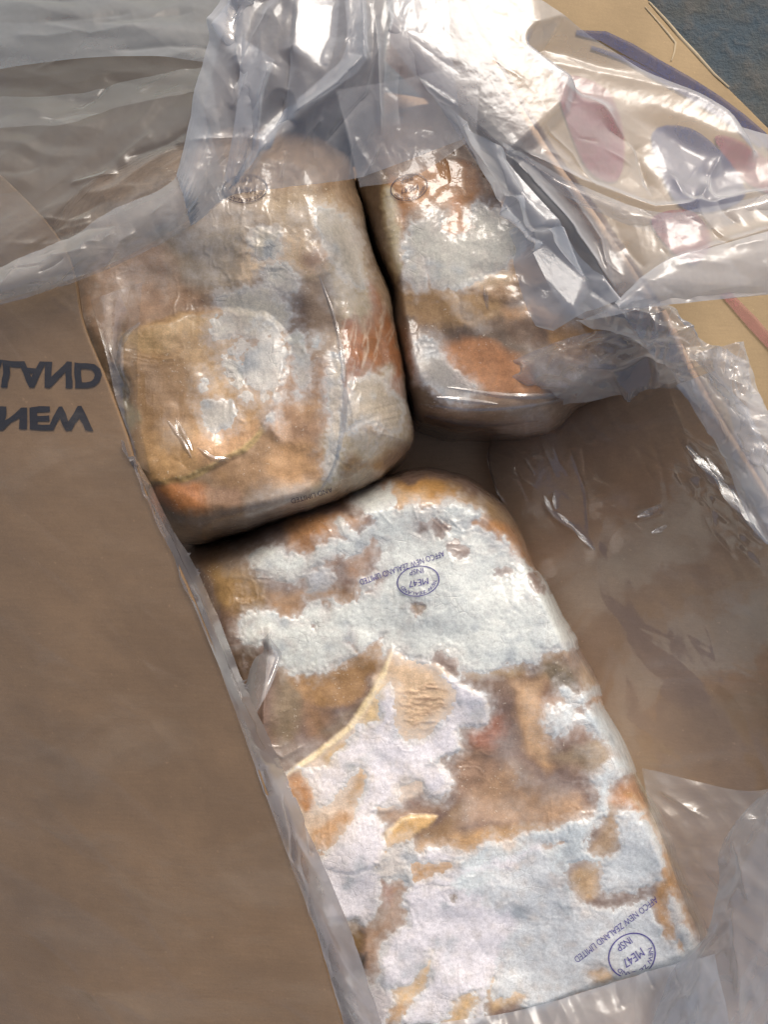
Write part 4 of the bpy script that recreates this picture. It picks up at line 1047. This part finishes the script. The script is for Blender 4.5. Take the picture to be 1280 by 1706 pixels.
stamp(B, ((739, 917), (598, 966)), (697, 968), 170, 9.5, M_INK, (36, 25.5))
stamp(B, ((1092, 1493), (956, 1596)), (1054, 1592), 146, 11, M_INK, (41, 37))
stamp(Q, None, (682, 312), 165, 9, M_INKDARK, (32, 22))
stamp(L, None, (408, 314), 176, 9, M_INKDARK, (38, 24))
letters_on('company_print', 'AND LIMITED', (553, 812), (484, 832), 8, L.zf, M_INKDARK, L.obj)

# ------------------------------------------------------------------ liner bag
liner = empty('liner_bag', 'clear crumpled plastic liner bag pulled open over the carton rim and flaps', 'plastic bag')
def A(z, *p): return [(a, c, z) for a, c in p]
def AZ(*p): return list(p)

# film lying over the left flap; its print shows mirrored from inside
fo = [np.array(q, float)[3:] + np.array([0, 0, .0035]) for q in (le, lm, lf)]
o_ = film('film_panel', fo, M_FLAPFILM, liner, step=3.2, seed=61, crumple=((1.3, 170, 33, 6),), rand=(40, 300, 9, 1.2, 33, 12), creases=[([(20, 900), (170, 1010), (300, 1180)], 12, 1.1), ([(-20, 1180), (200, 1300), (420, 1500)], 16, 1.4), ([(60, 1300), (190, 1440), (330, 1640)], 10, 1.0), ([(-20, 1420), (180, 1530), (380, 1690)], 18, 1.4), ([(60, 1100), (240, 1190), (360, 1330)], 9, .8)])
zl0 = surf_sampler(lflap_g, lflap_G); zl = lambda a, b: zl0(a, b)
letters_on('lettering', 'ZEALAND', (-115, 598), (168, 604), 44, zl, M_BLACK, lflap_o, mirror=True, bold=.04, lift=.0007)
letters_on('lettering', 'NEW', (-4, 676), (155, 678), 40, zl, M_BLACK, lflap_o, mirror=True, bold=.045, lift=.0007)
# folds at the upper left, one behind another
film('film_layer', ruled(A(.10, (-80, -60), (100, -60), (240, -60), (400, -60)), A(.115, (-80, 128), (90, 104), (235, 97), (360, 110)), 4, .006), M_TAIL2, liner, crumple=((2.0, 120, 8, 4),), rand=(14, 200, 8, 1.2, -4, 10), seed=3)
film('film_layer', ruled(A(.085, (-80, 40), (100, 40), (240, 40), (370, 40)), A(.092, (-80, 222), (110, 206), (170, 186), (350, 150)), 4, -.004), M_DULL, liner, crumple=((2.0, 90, -6, 4),), rand=(10, 180, 8, 1.2, -8, 10), seed=4, jag={'b': .5})
film('film_layer', ruled(A(.10, (-80, 170), (110, 160), (200, 140), (350, 110)), A(.10, (-80, 520), (80, 478), (200, 432), (385, 325)), 5, .01), M_DULL, liner, crumple=((3.0, 80, -18, 3),), rand=(26, 160, 7, 1.5, -20, 22), seed=5)
# middle drape with the serrated cut edge
topt = AZ((-80, 478, .112), (80, 412, .112), (195, 348, .113), (296, 292, .115), (330, 150, .118))
bott = AZ((-80, 524, .108), (78, 484, .108), (205, 436, .108), (318, 376, .108), (380, 326, .107))
film('film_hem', ruled(topt, bott, 4, .006), M_TAIL, liner, step=1.9, fine=40, jag={'t': 1.0}, seed=7, crumple=((1.4, 90, -24, 4),), rand=(10, 120, 6, 1.2, -24, 30), creases=[([(300, 360), (340, 300), (350, 260)], 7, 2.5), ([(170, 450), (200, 400), (230, 385)], 6, 2)])
topc = AZ((296, 292, .116), (338, 120, .12), (388, -40, .125), (470, -50, .13), (560, -50, .13), (640, -50, .125), (740, -50, .12))
botc = AZ((318, 376, .109), (377, 328, .108), (425, 317, .107), (490, 309, .106), (585, 297, .105), (665, 272, .104), (770, 232, .104))
film('film_drape', ruled(topc, botc, 5, .012), M_MILK, liner, step=1.7, fine=26, jag={'l': 1.0}, seed=6,
     crumple=((2.0, 80, 104, 3.0),), rand=(18, 120, 5, 1.4, 108, 22),
     creases=[([(455, 105), (437, 160), (429, 228)], 7, 4), ([(603, -20), (602, 100), (562, 140), (492, 186), (440, 240), (402, 292), (380, 326)], 9, 6),
              ([(625, 30), (630, 150), (634, 230)], 5, 2.5), ([(490, 0), (484, 80), (476, 170)], 7, -4), ([(385, 0), (396, 70), (402, 130)], 6, 4), ([(408, 40), (400, 120), (388, 150)], 5, -3),
              ([(562, -10), (550, 60), (533, 112)], 6, 4), ([(450, 232), (400, 228), (320, 235)], 5, 2), ([(376, 282), (392, 292)], 4, 2.5), ([(620, 150), (600, 170), (540, 240)], 6, -2)],
     facets=[([(494, 10), (562, -5), (556, 60), (534, 112), (486, 82)], 1.), ([(432, 228), (440, 205), (470, 168), (481, 200), (446, 232)], 1.), ([(362, 42), (390, 10), (402, 20), (392, 72), (380, 70)], 1.), ([(400, 0), (450, -10), (430, 20), (410, 90), (402, 60)], .9)])
film('film_fold', ruled(AZ((488, 86, .128), (494, 30, .131), (500, -30, .133)), AZ((534, 114, .120), (556, 60, .122), (568, -30, .125)), 4, .002), M_SHINE, liner, step=1.5, seed=51, rand=(5, 70, 4, .8, 100, 20), facets=[([(494, -20), (562, -20), (553, 60), (534, 108), (490, 82)], .9)])
film('film_fold', ruled(AZ((572, -30, .130), (577, 80, .129), (538, 128, .127), (484, 176, .124), (428, 238, .120), (378, 320, .110)), AZ((606, -30, .124), (604, 100, .123), (566, 142, .121), (494, 188, .119), (444, 244, .116), (392, 308, .108)), 4, .003), M_MILK, liner, step=1.5, seed=52, rand=(10, 60, 4, .9, 125, 20), facets=[([(430, 232), (480, 178), (486, 194), (446, 240)], .9), ([(574, 0), (604, 0), (602, 96), (580, 84)], .5)])
film('film_fold', ruled(AZ((400, 60, .130), (398, 140, .129), (386, 232, .124), (372, 300, .116)), AZ((458, 100, .122), (438, 160, .121), (429, 232, .119), (392, 312, .111)), 4, .003), M_MILK, liner, step=1.5, seed=53, rand=(12, 80, 4, .9, 105, 16))
film('film_fold', ruled(AZ((358, 46, .126), (378, 6, .13), (396, -30, .133)), AZ((400, 112, .120), (404, 60, .124), (446, -30, .127)), 4, .004), M_SHINE, liner, step=1.4, seed=54, rand=(9, 60, 4, 1.4, 100, 30), facets=[([(364, 44), (384, 8), (398, 10), (394, 70), (384, 74)], .9)])
film('film_layer', ruled(A(.085, (560, 150), (680, 130), (800, 100)), AZ((600, 312, .08), (690, 294, .08), (795, 226, .08)), 4), M_WRAP, liner, rand=(8, 80, 6, 1, 60, 30), seed=8)
# drape over the upper right rim and flap
outc = AZ((645, -50, .12), (760, -40, .122), (884, -6, .118), (985, 62, .105), (1085, 138, .09), (1185, 200, .08), (1330, 244, .075))
innc = AZ((652, 62, .125), (742, 185, .116), (808, 292, .110), (880, 402, .102), (954, 527, .094), (1100, 510, .108), (1330, 484, .10))
film('film_drape', ruled(outc, innc, 5, .010), M_DRAPE, liner, step=1.8, fine=45, seed=12, crumple=((1.8, 90, 48, 3.),), rand=(24, 150, 6, 1.3, 46, 20),
     creases=[([(846, 255), (905, 325), (970, 410), (1032, 490)], 9, 6), ([(760, 190), (830, 320), (900, 430), (955, 520)], 8, -3), ([(900, 60), (1000, 112), (1120, 172), (1245, 268)], 14, 6),
              ([(830, 232), (960, 302), (1090, 352), (1180, 345), (1330, 312)], 9, 5), ([(1200, 262), (1165, 335), (1150, 350)], 7, 4), ([(1000, 200), (1060, 250), (1090, 330)], 9, -3), ([(940, 130), (1000, 180), (1070, 270)], 8, 3),
              ([(1040, 500), (1110, 440), (1200, 410), (1330, 372)], 8, 5), ([(930, 300), (1000, 400), (1020, 470)], 5, 2), ([(880, 300), (960, 390)], 4, 2)],
     facets=[([(664, 62), (640, -90), (860, -90), (880, 30), (922, 74), (945, 130), (930, 180), (870, 235), (842, 262)], .86), ([(900, 62), (935, 50), (1010, 100), (1100, 150), (1190, 215), (1240, 268), (1180, 250), (1080, 190), (980, 150)], .75),
             ([(868, 420), (915, 400), (975, 462), (958, 522), (940, 510)], 1.0), ([(826, 350), (850, 345), (868, 395), (856, 420)], 1.0), ([(1180, 290), (1290, 270), (1320, 300), (1200, 315)], .6)])
film('film_layer', ruled(AZ((1026, 506, .112), (1100, 442, .112), (1190, 412, .11), (1330, 372, .108)), AZ((1034, 514, .108), (1100, 507, .106), (1190, 499, .104), (1330, 486, .10)), 4, .005), M_MILK, liner, rand=(8, 120, 7, 1.2, -10, 14), crumple=((1.5, 70, -12, 3),), seed=14)
film('film_layer', ruled(AZ((838, 236, .116), (960, 304, .11), (1090, 352, .104), (1180, 345, .10), (1330, 314, .098)), AZ((846, 258, .112), (950, 330, .108), (1080, 385, .102), (1190, 380, .098), (1330, 345, .096)), 4, .003), M_FILM, liner, rand=(8, 100, 7, 1.2, 20, 30), seed=15)
film('film_fold', ruled(AZ((748, 186, .118), (800, 282, .112), (870, 395, .104), (953, 524, .096)), AZ((846, 256, .134), (895, 330, .131), (960, 415, .126), (1034, 500, .118)), 5, .010), M_MILK, liner, step=1.8, crumple=((2.2, 46, 56, 3),), rand=(16, 110, 5, 1.6, 58, 18), seed=16,
     facets=[([(868, 420), (915, 392), (978, 456), (962, 522), (940, 508)], 1.0), ([(826, 350), (850, 345), (872, 395), (856, 420)], 1.0), ([(850, 262), (865, 280), (930, 370), (920, 380), (870, 320)], .9)])
# crinkled film along the rim
film('film_rim', ruled(AZ((960, 532, 0.059), (1060, 566, 0.054), (1108, 606, 0.052), (1150, 662, 0.050), (1212, 722, 0.048), (1232, 800, 0.046), (1300, 900, 0.044)), AZ((1050, 500, 0.064), (1110, 512, 0.062), (1170, 575, 0.059), (1240, 602, 0.056), (1268, 660, 0.054), (1300, 730, 0.052), (1350, 790, 0.050)), 5, .008), M_SHINE, liner, step=1.6, crumple=((3.2, 42, 55, 1.7),), rand=(40, 80, 4, 2.0, 50, 60), seed=18,
     creases=[([(1085, 512), (1130, 548), (1172, 590)], 5, 4), ([(1100, 515), (1110, 560), (1150, 580)], 4, 3), ([(1165, 590), (1240, 575)], 4, 3), ([(1170, 600), (1210, 650), (1240, 700)], 6, 4)])
film('film_rim', ruled(AZ((1150, 590, 0.064), (1180, 620, 0.064), (1215, 680, 0.062), (1240, 750, 0.060), (1290, 830, 0.058)), AZ((1236, 570, 0.064), (1245, 610, 0.064), (1262, 660, 0.062), (1300, 720, 0.060), (1340, 760, 0.058)), 4, .006), M_SHINE, liner, step=1.6, crumple=((2.6, 34, 60, 1.8),), rand=(16, 60, 4, 1.8, 60, 50), seed=19)
film('film_rim', ruled(AZ((1128, 640, .052), (1168, 692, .052), (1208, 752, .052), (1232, 822, .052), (1272, 892, .052), (1320, 940, .052)), AZ((1192, 618, .058), (1238, 680, .058), (1264, 740, .058), (1292, 800, .058), (1332, 860, .058), (1370, 900, .058)), 4, .006), M_MILK, liner, step=1.6, crumple=((2.4, 44, 55, 2.4),), rand=(22, 80, 4, 1.5, 55, 30), fine=30, seed=20, jag={'t': .5})
# film lying on the inner wall
lr = random.Random(9); LCR = []
for q in range(22):
    x, y = lr.uniform(1110, 1240), 0; y = 720 + (x - 1110) * 1.15 + lr.uniform(-40, 60); a = R(lr.uniform(30, 78)); l = lr.uniform(40, 110)
    LCR.append(([(x, y), (x + l * .5 * math.cos(a) + lr.uniform(-8, 8), y + l * .5 * math.sin(a)), (x + l * math.cos(a), y + l * math.sin(a))], lr.uniform(3, 5), lr.choice((-1, 1)) * lr.uniform(.7, 1.6)))

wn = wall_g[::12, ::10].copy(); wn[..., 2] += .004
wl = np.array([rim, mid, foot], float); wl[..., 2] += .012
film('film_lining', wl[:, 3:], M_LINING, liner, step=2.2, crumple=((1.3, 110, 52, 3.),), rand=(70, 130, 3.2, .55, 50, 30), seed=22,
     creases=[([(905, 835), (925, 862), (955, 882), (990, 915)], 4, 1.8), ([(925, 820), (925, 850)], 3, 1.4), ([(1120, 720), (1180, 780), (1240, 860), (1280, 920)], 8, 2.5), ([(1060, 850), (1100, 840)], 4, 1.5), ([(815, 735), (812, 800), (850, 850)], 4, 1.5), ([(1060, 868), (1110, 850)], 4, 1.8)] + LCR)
zw = surf_sampler(wall_g, wall_G)
def glint(a, b_, wd, sd):  # added slivers of film, tilted to mirror the sun as highlights on the wall
    a, b_ = np.array(a, float), np.array(b_, float); n_ = np.array([-(b_ - a)[1], (b_ - a)[0]]); n_ = n_ / np.hypot(*n_) * wd / 2
    z = float(zw(*((a + b_) / 2))[0]) + .014; m_ = (a + b_) / 2
    t_ = [(*(a + n_ * .3), z), (*(m_ + n_ * 1.2), z), (*(b_ + n_ * .4), z)]; u_ = [(*(a - n_ * .3), z), (*(m_ - n_ * .8), z), (*(b_ - n_ * .4), z)]
    film('film_glint', ruled(t_, u_, 3), M_SHINE, liner, step=1.2, seed=sd, facets=[([p[:2] for p in t_] + [p[:2] for p in u_][::-1], 1.0)], jag={'t': .25, 'b': .3})
for q, g_ in enumerate((((908, 826), (920, 850), 8), ((923, 820), (926, 848), 6), ((930, 855), (957, 877), 7), ((953, 874), (990, 916), 8), ((1148, 742), (1196, 800), 14), ((1196, 790), (1242, 862), 20), ((1228, 815), (1272, 905), 16),
                        ((1062, 862), (1104, 842), 12), ((1086, 888), (1112, 876), 9), ((1180, 760), (1204, 800), 9))): glint(*g_, 70 + q)
# film standing beside the left flap's free edge
fe = [(p[0] - 4, p[1], p[2] + .003) for p in le[7:]]
fd = AZ((218, 738, .07), (262, 822, .06), (356, 1004, .05), (420, 1164, .045), (492, 1330, .045), (566, 1520, .045), (640, 1730, .045), (660, 1830, .045))
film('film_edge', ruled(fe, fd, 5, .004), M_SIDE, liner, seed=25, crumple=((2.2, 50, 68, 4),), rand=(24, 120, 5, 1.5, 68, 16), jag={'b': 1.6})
# folded film in the lower right corner
film('film_corner', ruled(AZ((1070, 1278, -.02), (1160, 1300, -.01), (1245, 1316, .0), (1340, 1300, .01)), AZ((1160, 1760, -.03), (1220, 1760, -.02), (1280, 1760, -.01), (1360, 1760, .0)), 5, .01), M_TAIL, liner, seed=28, crumple=((3.0, 70, 30, 2),), rand=(22, 110, 6, 1.5, 40, 40))
film('film_corner', ruled(AZ((1330, 1290, .05), (1262, 1335, .05), (1212, 1398, .048), (1200, 1475, .045), (1182, 1560, .04), (1120, 1625, .03), (1080, 1740, .03)), AZ((1420, 1380, .05), (1380, 1420, .05), (1360, 1500, .05), (1350, 1560, .05), (1340, 1620, .05), (1330, 1700, .045), (1300, 1780, .04)), 5, .02), M_CORNER, liner, seed=29, crumple=((3.0, 60, 110, 2.4),), rand=(18, 120, 6, 1.8, 105, 26), creases=[([(1225, 1400), (1245, 1450), (1250, 1500)], 6, 3), ([(1230, 1500), (1235, 1600), (1225, 1700)], 8, 4)])

# loose film of the block wrappers
film('wrapper_tail', ruled(AZ((560, 1770, .012), (700, 1712, .012), (860, 1684, .012), (1000, 1644, .012), (1090, 1614, .01), (1190, 1588, .004)), AZ((560, 1860, .02), (700, 1850, .02), (860, 1850, .02), (1000, 1850, .02), (1110, 1850, .01), (1240, 1850, .0)), 4, .006), M_MILK, B.obj, seed=31, crumple=((2.4, 60, 85, 2.4),), rand=(14, 90, 6, 1.5, 85, 18))
film('wrapper_tail', ruled(AZ((800, 640, -.03), (860, 600, -.01), (960, 560, .01), (1040, 548, .03), (1130, 560, .05)), AZ((735, 708, -.05), (870, 690, -.035), (1020, 655, -.01), (1090, 640, .01), (1172, 652, .04)), 4, .010), M_WRAP, Q.obj, step=1.7, seed=33, crumple=((2.6, 36, -10, 2.2),), rand=(34, 70, 4, 1.6, -15, 40), jag={'b': .8},
     facets=[([(1040, 625), (1075, 612), (1080, 626), (1050, 640)], 1.)])
film('wrapper_web', ruled(AZ((150, 500, .05), (176, 590, .052), (196, 680, .05), (222, 770, .046)), AZ((235, 470, .036), (228, 590, .034), (232, 690, .034), (250, 790, .03)), 4, .004), M_THIN, L.obj, step=1.6, seed=35, rand=(5, 110, 5, 1.6, 78, 10), crumple=((1.0, 60, 75, 4),))
film('wrapper_web', ruled(AZ((452, 1050, .006), (446, 1120, .010), (438, 1190, .010), (436, 1250, .006)), AZ((428, 1075, -.006), (424, 1130, -.004), (424, 1190, -.004), (430, 1250, .0)), 4, .003), M_SHINE, B.obj, step=1.3, seed=36, facets=[([(434, 1090), (452, 1085), (452, 1160), (438, 1240), (432, 1200)], 1.0)])
